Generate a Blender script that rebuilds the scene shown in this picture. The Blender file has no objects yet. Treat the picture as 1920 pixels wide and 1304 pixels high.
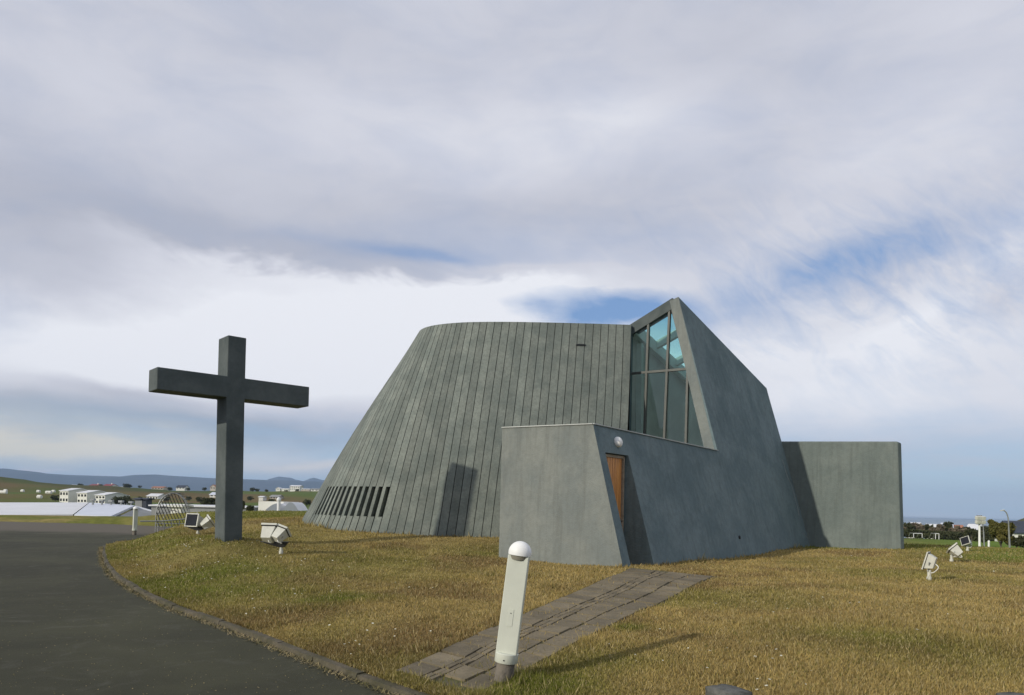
import bpy, bmesh, math, random
import numpy as np
from mathutils import Vector, Matrix
random.seed(7); rng = np.random.default_rng(11)
scn = bpy.context.scene; col = scn.collection
R = math.radians

# ------------------------------------------------------------------ camera
EYE = Vector((0, 0, 1.6)); FPX = 1380.0; PITCH = R(1.0); ROLL = 0.022
F = Vector((0, math.cos(PITCH), math.sin(PITCH)))
Rt = Vector((1, 0, ROLL)).normalized()
U = Rt.cross(F).normalized(); Rt = F.cross(U).normalized()
CX, CY = 960.0, 950.0 - FPX * math.tan(PITCH)
cam = bpy.data.cameras.new('camera'); camo = bpy.data.objects.new('camera', cam); col.objects.link(camo)
M = Matrix((Rt, U, -F)).transposed().to_4x4(); M.translation = EYE; camo.matrix_world = M
cam.sensor_width = 36; cam.lens = FPX / 1920 * 36; cam.shift_y = (CY - 652) / 1920
cam.clip_start = 0.1; cam.clip_end = 60000
scn.camera = camo

def ray(px, py):
    return (F + Rt * ((px - CX) / FPX) + U * ((CY - py) / FPX))
def atY(px, py, Y):
    d = ray(px, py); return EYE + d * (Y / d.y)
def atZ(px, py, Z):
    d = ray(px, py); return EYE + d * ((Z - EYE.z) / d.z)
def hit(px, py, p0, n):
    d = ray(px, py); return EYE + d * ((p0 - EYE).dot(n) / d.dot(n))

# ------------------------------------------------------------------ light
SUN_AZ, SUN_EL = R(49.6), R(21.5)          # azimuth the light travels towards (from +Y to +X), elevation
scn.view_settings.view_transform = 'Standard'; scn.view_settings.look = 'None'
scn.view_settings.exposure = 0.0; scn.view_settings.gamma = 1.0
sun = bpy.data.lights.new('sun', 'SUN'); sun.energy = 3.0; sun.angle = R(0.8); sun.color = (1, .93, .80)
suno = bpy.data.objects.new('sun', sun); col.objects.link(suno)
sdir = Vector((math.sin(SUN_AZ) * math.cos(SUN_EL), math.cos(SUN_AZ) * math.cos(SUN_EL), -math.sin(SUN_EL)))
suno.rotation_euler = sdir.to_track_quat('-Z', 'Y').to_euler()
try:
    scn.cycles.max_bounces = 8; scn.cycles.transparent_max_bounces = 16
    scn.cycles.volume_bounces = 0
except Exception: pass

class NT:
    """tiny node-expression helper"""
    def __init__(s, tree): s.t = tree; s.N = tree.nodes; s.L = tree.links
    def node(s, typ, **kw):
        n = s.N.new(typ)
        for k, v in kw.items(): setattr(n, k, v)
        return n
    def put(s, sock, v):
        if isinstance(v, bpy.types.NodeSocket): s.L.new(v, sock)
        else: sock.default_value = v
    def m(s, op, a, b=0.0, c=0.0, clamp=False):
        n = s.node('ShaderNodeMath', operation=op, use_clamp=clamp)
        s.put(n.inputs[0], a); s.put(n.inputs[1], b); s.put(n.inputs[2], c); return n.outputs[0]
    def mix(s, f, a, b):
        n = s.node('ShaderNodeMix', data_type='RGBA'); s.put(n.inputs[0], f)
        s.put(n.inputs[6], a if isinstance(a, bpy.types.NodeSocket) else (*a, 1)); s.put(n.inputs[7], b if isinstance(b, bpy.types.NodeSocket) else (*b, 1))
        return n.outputs[2]
    def comb(s, x, y, z):
        n = s.node('ShaderNodeCombineXYZ'); s.put(n.inputs[0], x); s.put(n.inputs[1], y); s.put(n.inputs[2], z); return n.outputs[0]
    def sep(s, v):
        n = s.node('ShaderNodeSeparateXYZ'); s.L.new(v, n.inputs[0]); return n.outputs
    def noise(s, vec, scale, detail=5, rough=.55, dist=0.0, lo=None, hi=None):
        n = s.node('ShaderNodeTexNoise'); s.L.new(vec, n.inputs['Vector']); n.inputs['Scale'].default_value = scale
        n.inputs['Detail'].default_value = detail; n.inputs['Roughness'].default_value = rough; n.inputs['Distortion'].default_value = dist
        o = n.outputs[0]
        return o if lo is None else s.ramp(o, lo, hi)
    def ramp(s, v, lo, hi, a=0.0, b=1.0, smooth=True):
        n = s.node('ShaderNodeMapRange'); n.interpolation_type = 'SMOOTHSTEP' if smooth else 'LINEAR'
        s.put(n.inputs[0], v); s.put(n.inputs[1], lo); s.put(n.inputs[2], hi); s.put(n.inputs[3], a); s.put(n.inputs[4], b); return n.outputs[0]

# ------------------------------------------------------------------ sky (direction based)
world = bpy.data.worlds.new("World"); scn.world = world; world.use_nodes = True
wt = NT(world.node_tree); wt.N.clear()
tc = wt.node('ShaderNodeTexCoord')
dx, dy, dz = wt.sep(tc.outputs['Generated'])
az = wt.m('ARCTAN2', dx, dy)
hor = wt.m('SQRT', wt.m('ADD', wt.m('MULTIPLY', dx, dx), wt.m('MULTIPLY', dy, dy)))
el = wt.m('DIVIDE', dz, wt.m('MAXIMUM', hor, .05))
ely = wt.m('MAXIMUM', el, 0.0)
zz = wt.m('ADD', wt.m('MAXIMUM', dz, 0.0), .10)
plane = wt.comb(wt.m('DIVIDE', dx, zz), wt.m('DIVIDE', dy, zz), 0.0)
ae = wt.comb(az, wt.m('MULTIPLY', el, 2.2), 0.0)
n_w1 = wt.noise(ae, 3.2, 6, .55)
n_w2 = wt.noise(wt.comb(wt.m('ADD', az, 7.3), wt.m('MULTIPLY', el, 2.4), 1.0), 3.6, 6, .55)
waz = wt.m('ADD', az, wt.m('MULTIPLY', wt.m('SUBTRACT', n_w1, .5), .30))
wel = wt.m('ADD', el, wt.m('MULTIPLY', wt.m('SUBTRACT', n_w2, .5), .09))
def sky_at(px, py):
    a = math.atan((px - 960) / FPX); return a, (950 + .022 * (px - 960) - py) / FPX * math.cos(a)
def blob(px, py, rx, ry, tilt=0.0, p=1.0):
    a0, t0 = sky_at(px, py); ra, rt = rx / FPX, ry / FPX
    A = wt.m('SUBTRACT', waz, a0); T = wt.m('SUBTRACT', wel, t0)
    ct, st = math.cos(tilt), math.sin(tilt)
    A2 = wt.m('DIVIDE', wt.m('ADD', wt.m('MULTIPLY', A, ct), wt.m('MULTIPLY', T, st)), ra)
    T2 = wt.m('DIVIDE', wt.m('SUBTRACT', wt.m('MULTIPLY', T, ct), wt.m('MULTIPLY', A, st)), rt)
    q = wt.m('ADD', wt.m('MULTIPLY', A2, A2), wt.m('MULTIPLY', T2, T2))
    return wt.m('EXPONENT', wt.m('MULTIPLY', wt.m('POWER', q, p), -1.0))
sky = wt.node('ShaderNodeTexSky', sky_type='NISHITA'); sky.sun_disc = False
sky.sun_elevation = SUN_EL; sky.sun_rotation = math.atan2(-math.sin(SUN_AZ), -math.cos(SUN_AZ)); sky.air_density = 1.0; sky.dust_density = .6; sky.ozone_density = 2
skyc = wt.node('ShaderNodeVectorMath', operation='SCALE'); wt.L.new(sky.outputs[0], skyc.inputs[0]); skyc.inputs[3].default_value = .11
low = wt.ramp(ely, 0.0, .10)
nish = wt.mix(.72, skyc.outputs[0], wt.mix(wt.ramp(ely, .0, .26), (.43, .60, .82), (.20, .35, .66)))
# clouds: brightness B and cover C
st1 = wt.noise(plane, .55, 7, .6, .6)
st2 = wt.noise(plane, 1.7, 8, .62, .9)
soft = wt.noise(ae, 2.4, 4, .5)
fine = wt.noise(wt.comb(wt.m('MULTIPLY', az, 1.0), wt.m('MULTIPLY', el, 2.0), 3.0), 6.0, 8, .58, .5)
streak = wt.noise(wt.comb(wt.m('MULTIPLY', az, 1.2), wt.m('MULTIPLY', el, 9.0), 5.0), 3.2, 6, .6, .5)
def add(x, y, k): return wt.m('ADD', x, wt.m('MULTIPLY', y, k))
B = wt.m('ADD', .53, wt.m('MULTIPLY', wt.m('SUBTRACT', soft, .5), .50))
B = wt.m('ADD', B, wt.m('MULTIPLY', wt.m('SUBTRACT', st2, .5), .05))
B = add(B, blob(960, 250, 430, 110), .22)
B = add(B, blob(1720, 300, 330, 150, .3), .13)
B = add(B, blob(120, 400, 430, 90), -.20)
B = add(B, blob(1130, 400, 420, 60), -.10)
B = add(B, blob(680, 462, 330, 30), -.10)
def bank(px, py, slope, wd, win_px, win_w, lowpy0, lowpy1, warp=wel):
    a0, t0 = sky_at(px, py); tb = wt.m('ADD', t0, wt.m('MULTIPLY', wt.m('SUBTRACT', az, a0), slope)); tb = wt.m('ADD', tb, wt.m('MULTIPLY', wt.m('SUBTRACT', fine, .5), .10))
    up = wt.ramp(wt.m('SUBTRACT', tb, warp), -wd, wd); lo = wt.ramp(el, sky_at(px, lowpy1)[1], sky_at(px, lowpy0)[1]); aw, _ = sky_at(win_px, py)
    q = wt.m('DIVIDE', wt.m('SUBTRACT', waz, aw), win_w); q = wt.m('MULTIPLY', q, q); win = wt.m('EXPONENT', wt.m('MULTIPLY', wt.m('POWER', q, 2.0), -1.0))
    return wt.m('MULTIPLY', wt.m('MULTIPLY', up, lo), win)
bk1 = bank(650, 508, .0, .014, 640, .30, 690, 790)
bk2 = bank(200, 572, .06, .045, 100, .42, 690, 770)
bk3 = bank(1650, 585, .10, .05, 1640, .42, 760, 880)
B = add(B, bk1, .52); B = add(B, bk2, .38); B = add(B, bk3, .36)
B = add(B, blob(1180, 560, 330, 120), .20)
B = add(B, blob(470, 860, 420, 26), .18)
B = add(B, blob(1850, 500, 230, 60, .5), .25)
B = add(B, blob(160, 782, 480, 24, -.04), -.50)
B = add(B, blob(520, 806, 300, 20, -.04), -.30)
B = add(B, blob(60, 832, 230, 22), .34)
B = add(B, blob(230, 738, 150, 12, -.05), -.30)
B = wt.m('ADD', B, wt.m('MULTIPLY', wt.m('SUBTRACT', fine, .5), .14), clamp=True)
C = wt.m('ADD', .96, wt.m('MULTIPLY', wt.m('SUBTRACT', st1, .5), .06))
C = add(C, blob(1120, 568, 150, 34, -.06), -1.25)
C = add(C, blob(800, 478, 170, 17, -.10), -.60)
C = add(C, blob(1580, 505, 210, 55, .2), -.60)
C = add(C, blob(1860, 420, 160, 40, .4), -.05)
C = add(C, blob(960, 470, 420, 40), -.18)
C = add(C, blob(1000, 505, 210, 14, -.05), .60)
C = add(C, blob(1090, 514, 70, 9), .8)
C = add(C, bk1, .35)
C = add(C, blob(60, 830, 260, 34), .75)
lowband = wt.ramp(wel, .045, .14, 1.0, 0.0)
C = wt.m('SUBTRACT', C, wt.m('MULTIPLY', lowband, wt.ramp(streak, .34, .66, 1.05, .45)))
dg = wt.noise(wt.comb(wt.m('ADD', wt.m('MULTIPLY', az, 2.0), wt.m('MULTIPLY', el, -3.2)), wt.m('MULTIPLY', wt.m('ADD', az, el), 7.0), 9.0), 3.0, 7, .65, .5)
C = wt.m('ADD', C, wt.m('MULTIPLY', wt.m('MULTIPLY', wt.m('SUBTRACT', dg, .52), blob(1650, 540, 420, 170)), 1.9))
C = wt.m('ADD', C, wt.m('MULTIPLY', wt.m('SUBTRACT', fine, .5), .55), clamp=True)
cr = wt.node('ShaderNodeValToRGB'); wt.L.new(B, cr.inputs[0]); e = cr.color_ramp.elements
e[0].position = 0.0; e[0].color = (.30, .36, .48, 1); e[1].position = 1.0; e[1].color = (.87, .885, .94, 1)
k_ = e.new(.35); k_.color = (.485, .505, .59, 1); k_ = e.new(.65); k_.color = (.65, .665, .745, 1)
warm = wt.mix(wt.m('MULTIPLY', blob(40, 825, 330, 50), .95), cr.outputs[0], (.78, .74, .62))
allc = wt.mix(C, nish, warm)
# far low white rim with small clouds over the mountains and the sea
rim = wt.m('MULTIPLY', wt.ramp(el, .012, .045, 1.0, 0.0), .0)
allc = wt.mix(wt.m('MULTIPLY', blob(620, 886, 150, 13), .95, clamp=True), allc, (.78, .75, .74))
allc = wt.mix(wt.m('MULTIPLY', blob(66, 875, 17, 5), .8), allc, (.74, .68, .72))
allc = wt.mix(wt.m('MULTIPLY', blob(103, 876, 13, 4), .8), allc, (.66, .66, .72))
allc = wt.mix(wt.ramp(el, -.004, .0, 1.0, 0.0), allc, (.25, .3, .33))
bg = wt.node('ShaderNodeBackground'); wt.L.new(allc, bg.inputs[0]); bg.inputs[1].default_value = 1.0
wo = wt.node('ShaderNodeOutputWorld'); wt.L.new(bg.outputs[0], wo.inputs[0])

# ------------------------------------------------------------------ materials
MATS = {}
def mat(name, base, rough=.8, var=None, scale=3.0, amount=.25, bump=0.0, bscale=40.0, metal=0.0, spec=.4, streaks=0.0, attr=None, coords='Object', fine_amt=.0):
    if name in MATS: return MATS[name]
    m = bpy.data.materials.new(name); m.use_nodes = True; t = NT(m.node_tree); t.N.clear()
    p = t.node('ShaderNodeBsdfPrincipled'); o = t.node('ShaderNodeOutputMaterial'); t.L.new(p.outputs[0], o.inputs[0])
    co = t.node('ShaderNodeTexCoord').outputs[coords]
    b2 = var if var else tuple(c * (1 - amount) for c in base)
    f = t.noise(co, scale, 6, .6, .3, .32, .68)
    c = t.mix(f, base, b2)
    if fine_amt:
        fn = t.noise(co, scale * 9, 5, .7, 0, .35, .7)
        c = t.mix(t.m('MULTIPLY', fn, fine_amt), c, tuple(x * .45 for x in base))
    if streaks:
        x, y, z = t.sep(co)
        sv = t.comb(t.m('MULTIPLY', x, 7.0), t.m('MULTIPLY', y, 7.0), t.m('MULTIPLY', z, .55))
        sn = t.noise(sv, 1.0, 5, .6, .2, .45, .75)
        c = t.mix(t.m('MULTIPLY', sn, streaks), c, tuple(x_ * .55 for x_ in base))
    if attr:
        a = t.node('ShaderNodeAttribute', attribute_name=attr)
        mm = t.node('ShaderNodeMix', data_type='RGBA', blend_type='MULTIPLY'); mm.inputs[0].default_value = 1
        t.L.new(c, mm.inputs[6]); t.L.new(a.outputs[0], mm.inputs[7]); c = mm.outputs[2]
    t.L.new(c, p.inputs['Base Color'])
    rn = t.ramp(f, 0, 1, rough * .9, min(1, rough * 1.08)); t.L.new(rn, p.inputs['Roughness'])
    p.inputs['Metallic'].default_value = metal; p.inputs['Specular IOR Level'].default_value = spec
    if bump:
        bn = t.node('ShaderNodeBump'); bn.inputs['Strength'].default_value = bump; bn.inputs['Distance'].default_value = .02
        t.L.new(t.noise(co, bscale, 6, .65), bn.inputs['Height']); t.L.new(bn.outputs[0], p.inputs['Normal'])
    MATS[name] = m; return m

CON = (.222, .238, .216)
M_board = mat('render_boards', (.222, .246, .215), .85, var=(.150, .176, .160), scale=1.5, bump=.7, bscale=26, attr='tone', fine_amt=.50, streaks=.35)
M_con = mat('lit_side_render', CON, .85, var=(.178, .200, .192), scale=.9, bump=.55, bscale=30, streaks=.50, fine_amt=.26)  # same render as the tower's, with the sunlit side put into its colour
M_tower = mat('tower_render', (.160, .215, .222), .85, var=(.118, .168, .180), scale=.8, bump=.65, bscale=22, streaks=.50, fine_amt=.34)  # cooler, darker copy: the wall's shade is put into the colour
M_cross = mat('cross_render', (.100, .118, .115), .85, var=(.068, .084, .084), scale=1.3, bump=.35, bscale=26, fine_amt=.2)
M_annex = mat('annex_render', (.178, .208, .192), .85, var=(.145, .175, .165), scale=.9, bump=.55, bscale=26, streaks=.55, fine_amt=.26)
M_flash = mat('flashing', (.50, .52, .50), .5)
M_frame = mat('window_frame_paint', (.098, .102, .09), .5, amount=.1)
M_white_in = mat('white_interior', (.72, .76, .72), .7, amount=.08)
M_grey_in = mat('grey_interior', (.66, .66, .62), .8, amount=.25, scale=.6)
M_dark = mat('dark_cavity', (.012, .014, .016), .6)
M_slot = mat('slot_glass', (.02, .024, .026), .12)
M_wood = None
M_white = mat('white_enamel', (.60, .62, .53), .35, amount=.10, scale=4, bump=.03, streaks=.08)
M_whitec = mat('white_enamel_dome', (.84, .84, .81), .5, amount=.05, scale=6)
M_pipe = mat('concrete_pipe', (.20, .175, .14), .9, var=(.10, .09, .075), scale=9, bump=.5)
M_lamp = mat('lamp_housing', (.62, .62, .54), .45, amount=.18, scale=6, streaks=.25)
M_lampb = mat('lamp_gasket', (.03, .03, .03), .5)
M_glassd = mat('lamp_glass', (.015, .016, .018), .06)
M_steel = mat('galvanised_steel', (.40, .41, .40), .45, amount=.3, scale=12, metal=.5)
M_steeld = mat('dark_steel', (.045, .045, .045), .5, amount=.3, metal=.3)
M_roofw = mat('white_roof_sheet', (.72, .73, .74), .45, amount=.07, scale=.2)
M_roofb = mat('pale_blue_roof', (.62, .66, .74), .45, amount=.06, scale=.2)
M_wallw = mat('white_wall_paint', (.74, .74, .68), .8, amount=.1, scale=.3)
M_wallg = mat('grey_wall_paint', (.30, .31, .30), .8, amount=.15, scale=.3)
M_walld = mat('dark_wall_paint', (.06, .065, .06), .8)
M_red = mat('red_roof', (.26, .05, .06), .6)
M_orange = mat('orange_roof', (.45, .20, .12), .7)
M_roofd = mat('dark_roof', (.04, .05, .07), .6)
M_win = mat('window_glass', (.03, .035, .04), .1)
M_beige = mat('beige_wall', (.55, .50, .42), .8)
M_stone = mat('stone', (.16, .16, .145), .92, var=(.07, .075, .065), scale=7, bump=.8, bscale=30, fine_amt=.5)
M_bark = mat('bark', (.13, .11, .09), .9)

def wood():
    m = bpy.data.materials.new('varnished_wood'); m.use_nodes = True; t = NT(m.node_tree); t.N.clear()
    p = t.node('ShaderNodeBsdfPrincipled'); o = t.node('ShaderNodeOutputMaterial'); t.L.new(p.outputs[0], o.inputs[0])
    x, y, z = t.sep(t.node('ShaderNodeTexCoord').outputs['Object'])
    v = t.comb(t.m('MULTIPLY', x, 14.0), t.m('MULTIPLY', y, 14.0), t.m('MULTIPLY', z, .8))
    c = t.mix(t.noise(v, 1.5, 6, .6, .6, .3, .7), (.80, .38, .11), (.42, .17, .05)); t.L.new(c, p.inputs['Base Color']); p.inputs['Roughness'].default_value = .45
    return m
M_wood = wood()
def glass(nm='tinted_glazing', tint=(.84, .93, .90)):
    m = bpy.data.materials.new(nm); m.use_nodes = True; t = NT(m.node_tree); t.N.clear()
    tr = t.node('ShaderNodeBsdfTransparent'); tr.inputs[0].default_value = (*tint, 1)
    g = t.node('ShaderNodeBsdfGlossy'); g.inputs[0].default_value = (.8, .9, .9, 1); g.inputs[1].default_value = .02
    fr = t.node('ShaderNodeLayerWeight'); fr.inputs[0].default_value = .5
    mx = t.node('ShaderNodeMixShader'); t.L.new(t.m('ADD', .06, t.m('MULTIPLY', t.m('POWER', fr.outputs[1], 4.5), .8), clamp=True), mx.inputs[0]); t.L.new(tr.outputs[0], mx.inputs[1]); t.L.new(g.outputs[0], mx.inputs[2])
    o = t.node('ShaderNodeOutputMaterial'); t.L.new(mx.outputs[0], o.inputs[0]); return m
M_glass = glass(); M_sky_glass = glass('skylight_glazing', (.50, .86, .84))

# ------------------------------------------------------------------ mesh helpers
class MB:
    def __init__(s): s.v = []; s.f = []; s.tone = []; s.cur = 1.0; s.smooth = False
    def face(s, pts, tone=None):
        i = len(s.v); s.v += [tuple(p) for p in pts]; s.f.append(tuple(range(i, i + len(pts)))); s.tone.append(s.cur if tone is None else tone); return s
    def hexa(s, b, t):
        """b, t: 4 bottom and 4 top corners, counter-clockwise from above"""
        s.face(b[::-1]); s.face(t)
        for i in range(4): j = (i + 1) % 4; s.face([b[i], b[j], t[j], t[i]])
        return s
    def box(s, c, sz, rot=None, taper=1.0):
        c = Vector(c); hx, hy, hz = sz[0] / 2, sz[1] / 2, sz[2] / 2; q = [(-1, -1), (1, -1), (1, 1), (-1, 1)]
        b = [Vector((x * hx, y * hy, -hz)) for x, y in q]; t = [Vector((x * hx * taper, y * hy * taper, hz)) for x, y in q]
        if rot is not None: b = [rot @ p for p in b]; t = [rot @ p for p in t]
        return s.hexa([c + p for p in b], [c + p for p in t])
    def tube(s, pts, rad, seg=10, cap=True):
        pts = [Vector(p) for p in pts]; rs = rad if isinstance(rad, (list, tuple)) else [rad] * len(pts)
        base = len(s.v); prev = None
        for k, p in enumerate(pts):
            d = (pts[min(k + 1, len(pts) - 1)] - pts[max(k - 1, 0)]).normalized()
            a = prev if prev is not None else (Vector((0, 0, 1)) if abs(d.z) < .9 else Vector((1, 0, 0)))
            x = (a - d * a.dot(d)).normalized(); y = d.cross(x); prev = x
            for i in range(seg):
                th = 2 * math.pi * i / seg; s.v.append(tuple(p + (x * math.cos(th) + y * math.sin(th)) * rs[k]))
        for k in range(len(pts) - 1):
            for i in range(seg):
                j = (i + 1) % seg; a = base + k * seg
                s.f.append((a + i, a + j, a + seg + j, a + seg + i)); s.tone.append(s.cur)
        if cap:
            s.f.append(tuple(base + i for i in range(seg))[::-1]); s.tone.append(s.cur)
            e_ = base + (len(pts) - 1) * seg; s.f.append(tuple(e_ + i for i in range(seg))); s.tone.append(s.cur)
        return s
    def lathe(s, prof, seg=32, mtx=None):
        mtx = mtx or Matrix.Identity(4); base = len(s.v)
        for r, z in prof:
            for i in range(seg):
                th = 2 * math.pi * i / seg; s.v.append(tuple(mtx @ Vector((r * math.cos(th), r * math.sin(th), z))))
        for k in range(len(prof) - 1):
            for i in range(seg):
                j = (i + 1) % seg; a = base + k * seg; s.f.append((a + i, a + j, a + seg + j, a + seg + i)); s.tone.append(s.cur)
        s.f.append(tuple(base + i for i in range(seg))[::-1]); s.tone.append(s.cur)
        e_ = base + (len(prof) - 1) * seg; s.f.append(tuple(e_ + i for i in range(seg))); s.tone.append(s.cur)
        return s
    def build(s, name, m, parent=None, bevel=0.0, smooth=False, tone=False):
        me = bpy.data.meshes.new(name); me.from_pydata(s.v, [], s.f); me.materials.append(m)
        if tone:
            ca = me.attributes.new('tone', 'FLOAT_COLOR', 'CORNER'); arr = []
            for p, tn in zip(me.polygons, s.tone): arr += [tn, tn, tn, 1.0] * p.loop_total
            ca.data.foreach_set('color', arr)
        if bevel or not tone:
            bm = bmesh.new(); bm.from_mesh(me); bmesh.ops.remove_doubles(bm, verts=bm.verts, dist=.0004)
            bmesh.ops.recalc_face_normals(bm, faces=bm.faces); bm.to_mesh(me); bm.free()
        if smooth:
            me.polygons.foreach_set('use_smooth', [True] * len(me.polygons))
            try: me.set_sharp_from_angle(angle=R(40))
            except Exception: pass
        me.update(); o = bpy.data.objects.new(name, me); col.objects.link(o)
        if bevel:
            b = o.modifiers.new('bevel', 'BEVEL'); b.width = bevel; b.segments = 2; b.limit_method = 'ANGLE'; b.angle_limit = R(35)
        if parent:
            o.parent = parent; o.matrix_parent_inverse = par_inv(parent)
        return o
def par_inv(p):
    m = Matrix.Identity(4); q = p
    while q is not None:
        m = Matrix.LocRotScale(q.location, q.rotation_euler, q.scale) @ m if q.parent is None else m
        q = q.parent
    return m.inverted()
def tag(o, label=None, cat=None, group=None, kind=None):
    if label: o['label'] = label
    if cat: o['category'] = cat
    if group: o['group'] = group
    if kind: o['kind'] = kind
    return o
def empty(name, loc, label=None, cat=None, group=None):
    o = bpy.data.objects.new(name, None); col.objects.link(o); o.location = loc; o.empty_display_size = .3
    return tag(o, label, cat, group)

# ------------------------------------------------------------------ numpy noise
def vnoise(x, y, seed=0):
    xi = np.floor(x).astype(np.int64); yi = np.floor(y).astype(np.int64); fx = x - xi; fy = y - yi
    fx = fx * fx * (3 - 2 * fx); fy = fy * fy * (3 - 2 * fy)
    def h(a, b):
        n = (a * 374761393 + b * 668265263 + seed * 982451653) & 0x7fffffff
        n = ((n ^ (n >> 13)) * 1274126177) & 0x7fffffff
        return ((n ^ (n >> 16)) & 0xffff) / 65535.0
    return (h(xi, yi) * (1 - fx) + h(xi + 1, yi) * fx) * (1 - fy) + (h(xi, yi + 1) * (1 - fx) + h(xi + 1, yi + 1) * fx) * fy
def fbm(x, y, s, oct=4, seed=0):
    r = 0; a = 1; tot = 0
    for i in range(oct):
        r = r + a * vnoise(x * s * 2 ** i, y * s * 2 ** i, seed + i * 17); tot += a; a *= .5
    return r / tot

# ------------------------------------------------------------------ church frame (numbers used by the ground too)
PA = R(38); u = Vector((math.sin(PA), math.cos(PA), 0)); bk = Vector((-math.cos(PA), math.sin(PA), 0)); BAT = .28
B0 = atY(1168, 1066, 15.5); nP = Vector((math.cos(PA), -math.sin(PA), BAT)).normalized(); wP = (bk * BAT + Vector((0, 0, 1))).normalized()
hP = lambda px, py: hit(px, py, B0, nP)
ZB, ZT = .70, 7.43        # drum: base and rim height; both outlines are grown board by board from the right end
def grow(p0, hi, hd, si, sp, n=190, F_=10):
    P = [Vector(p0)]
    for k in range(n * F_):
        i = k / F_; ph = R(float(np.interp(i, hi, hd))); st = float(np.interp(i, si, sp)) / F_
        P.append(P[-1] + Vector((-math.cos(ph), math.sin(ph))) * st)
    return P
TOPC = grow((3.66, 23.2), [0, 13, 19, 26, 33, 44, 70, 118, 180], [-3, 1, 9, 33, 74, 90, 112, 178, 262], [0, 17, 21, 33, 60, 90, 180], [.262, .262, .193, .158, .20, .26, .26])
BASEC = grow((3.25, 21.75), [0, 14, 25, 34, 40, 46, 60, 90, 118, 180], [-4, 0, 9, 45, 64, 80, 92, 112, 165, 240], [0, 180], [.281, .281])
def at_i(C, i): k = max(i * 10 / 1.09, 0); j = min(int(k), len(C) - 2); return C[j].lerp(C[j + 1], k - j)
drum_poly = np.array([tuple(at_i(BASEC, i)) for i in range(0, 133, 2)] + [(9, 33), (4, 23)])

# ------------------------------------------------------------------ road outline, ground height
kerb_px = [(196, 1021), (195, 1034), (200, 1052), (220, 1076), (262, 1101), (330, 1131), (430, 1164), (540, 1204), (650, 1246), (740, 1277), (830, 1306)]
kerb = [tuple(atZ(a, b, .09).xy) for a, b in kerb_px]
kerb = [(-17.0, 37.5), (-15.2, 32.5), (-13.6, 27.5)] + kerb + [(.35, 5.35), (1.7, 5.2), (3.0, 5.25), (4.3, 5.55), (7, 6.4), (11, 7.6), (18, 8.5), (40, 9)]
road_poly = np.array(kerb + [(60, 9), (60, -40), (-90, -40), (-60, 44), (-45, 45), (-32, 45), (-24, 44.5), (-19, 42)])
def poly_sd(x, y, poly):
    """signed distance, negative inside"""
    d = np.full(x.shape, 1e9); inside = np.zeros(x.shape, bool); n = len(poly)
    for i in range(n):
        ax, ay = poly[i]; bx, by = poly[(i + 1) % n]
        ex, ey = bx - ax, by - ay; wx, wy = x - ax, y - ay
        t = np.clip((wx * ex + wy * ey) / (ex * ex + ey * ey), 0, 1)
        d = np.minimum(d, (wx - ex * t) ** 2 + (wy - ey * t) ** 2)
        c = ((ay > y) != (by > y)) & (x < (bx - ax) * (y - ay) / ((by - ay) if by != ay else 1e-9) + ax); inside ^= c
    d = np.sqrt(d); return np.where(inside, -d, d)
ctrl_px = [(433, 1011, 17.5), (527, 1038, 16.4), (1168, 1066, 15.5), (935, 1045, 17.6), (932, 1008, 21.6), (800, 1003, 22.1), (700, 997, 22.9), (620, 985, 23.9),
           (567, 972, 25.6), (1520, 1025, 26), (1695, 1035, 22.7), (1742, 1088, 14.0), (1784, 1053, 19), (1814, 1034, 24), (372, 1002, 22.5), (1340, 1045, 21),
           (520, 955, 48), (455, 962, 42), (700, 1140, 9.8), (945, 1278, 6.5), (1600, 1200, 7.6), (1900, 1200, 7.9), (1300, 1200, 7.8),
           (520, 1100, 12.3), (330, 1060, 15.3), (1500, 1100, 12.2), (1900, 1080, 15.6), (1850, 1022, 30)]
CT = np.array([tuple(atY(*c)) for c in ctrl_px])
pl = [atZ(738, 1258, .075), atZ(1186, 1067, .35)]; pr = [atZ(893, 1302, .075), atZ(1342, 1080, .34)]
CT = np.vstack([CT] + [[tuple(a_.lerp(b_, t_)) for t_ in np.linspace(.06, 1, 9)] for a_, b_ in (pl, pr, [pl[0].lerp(pr[0], .5), pl[1].lerp(pr[1], .5)])])
CT = np.vstack([CT, [(2, 32, .75), (9, 34, .5), (-4, 45, .8), (-9, 38, .9), (-8, 31, 1.0), (10, 15, .42)]])
def lerp_tab(v, xs, ys): return np.interp(v, xs, ys)
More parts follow.
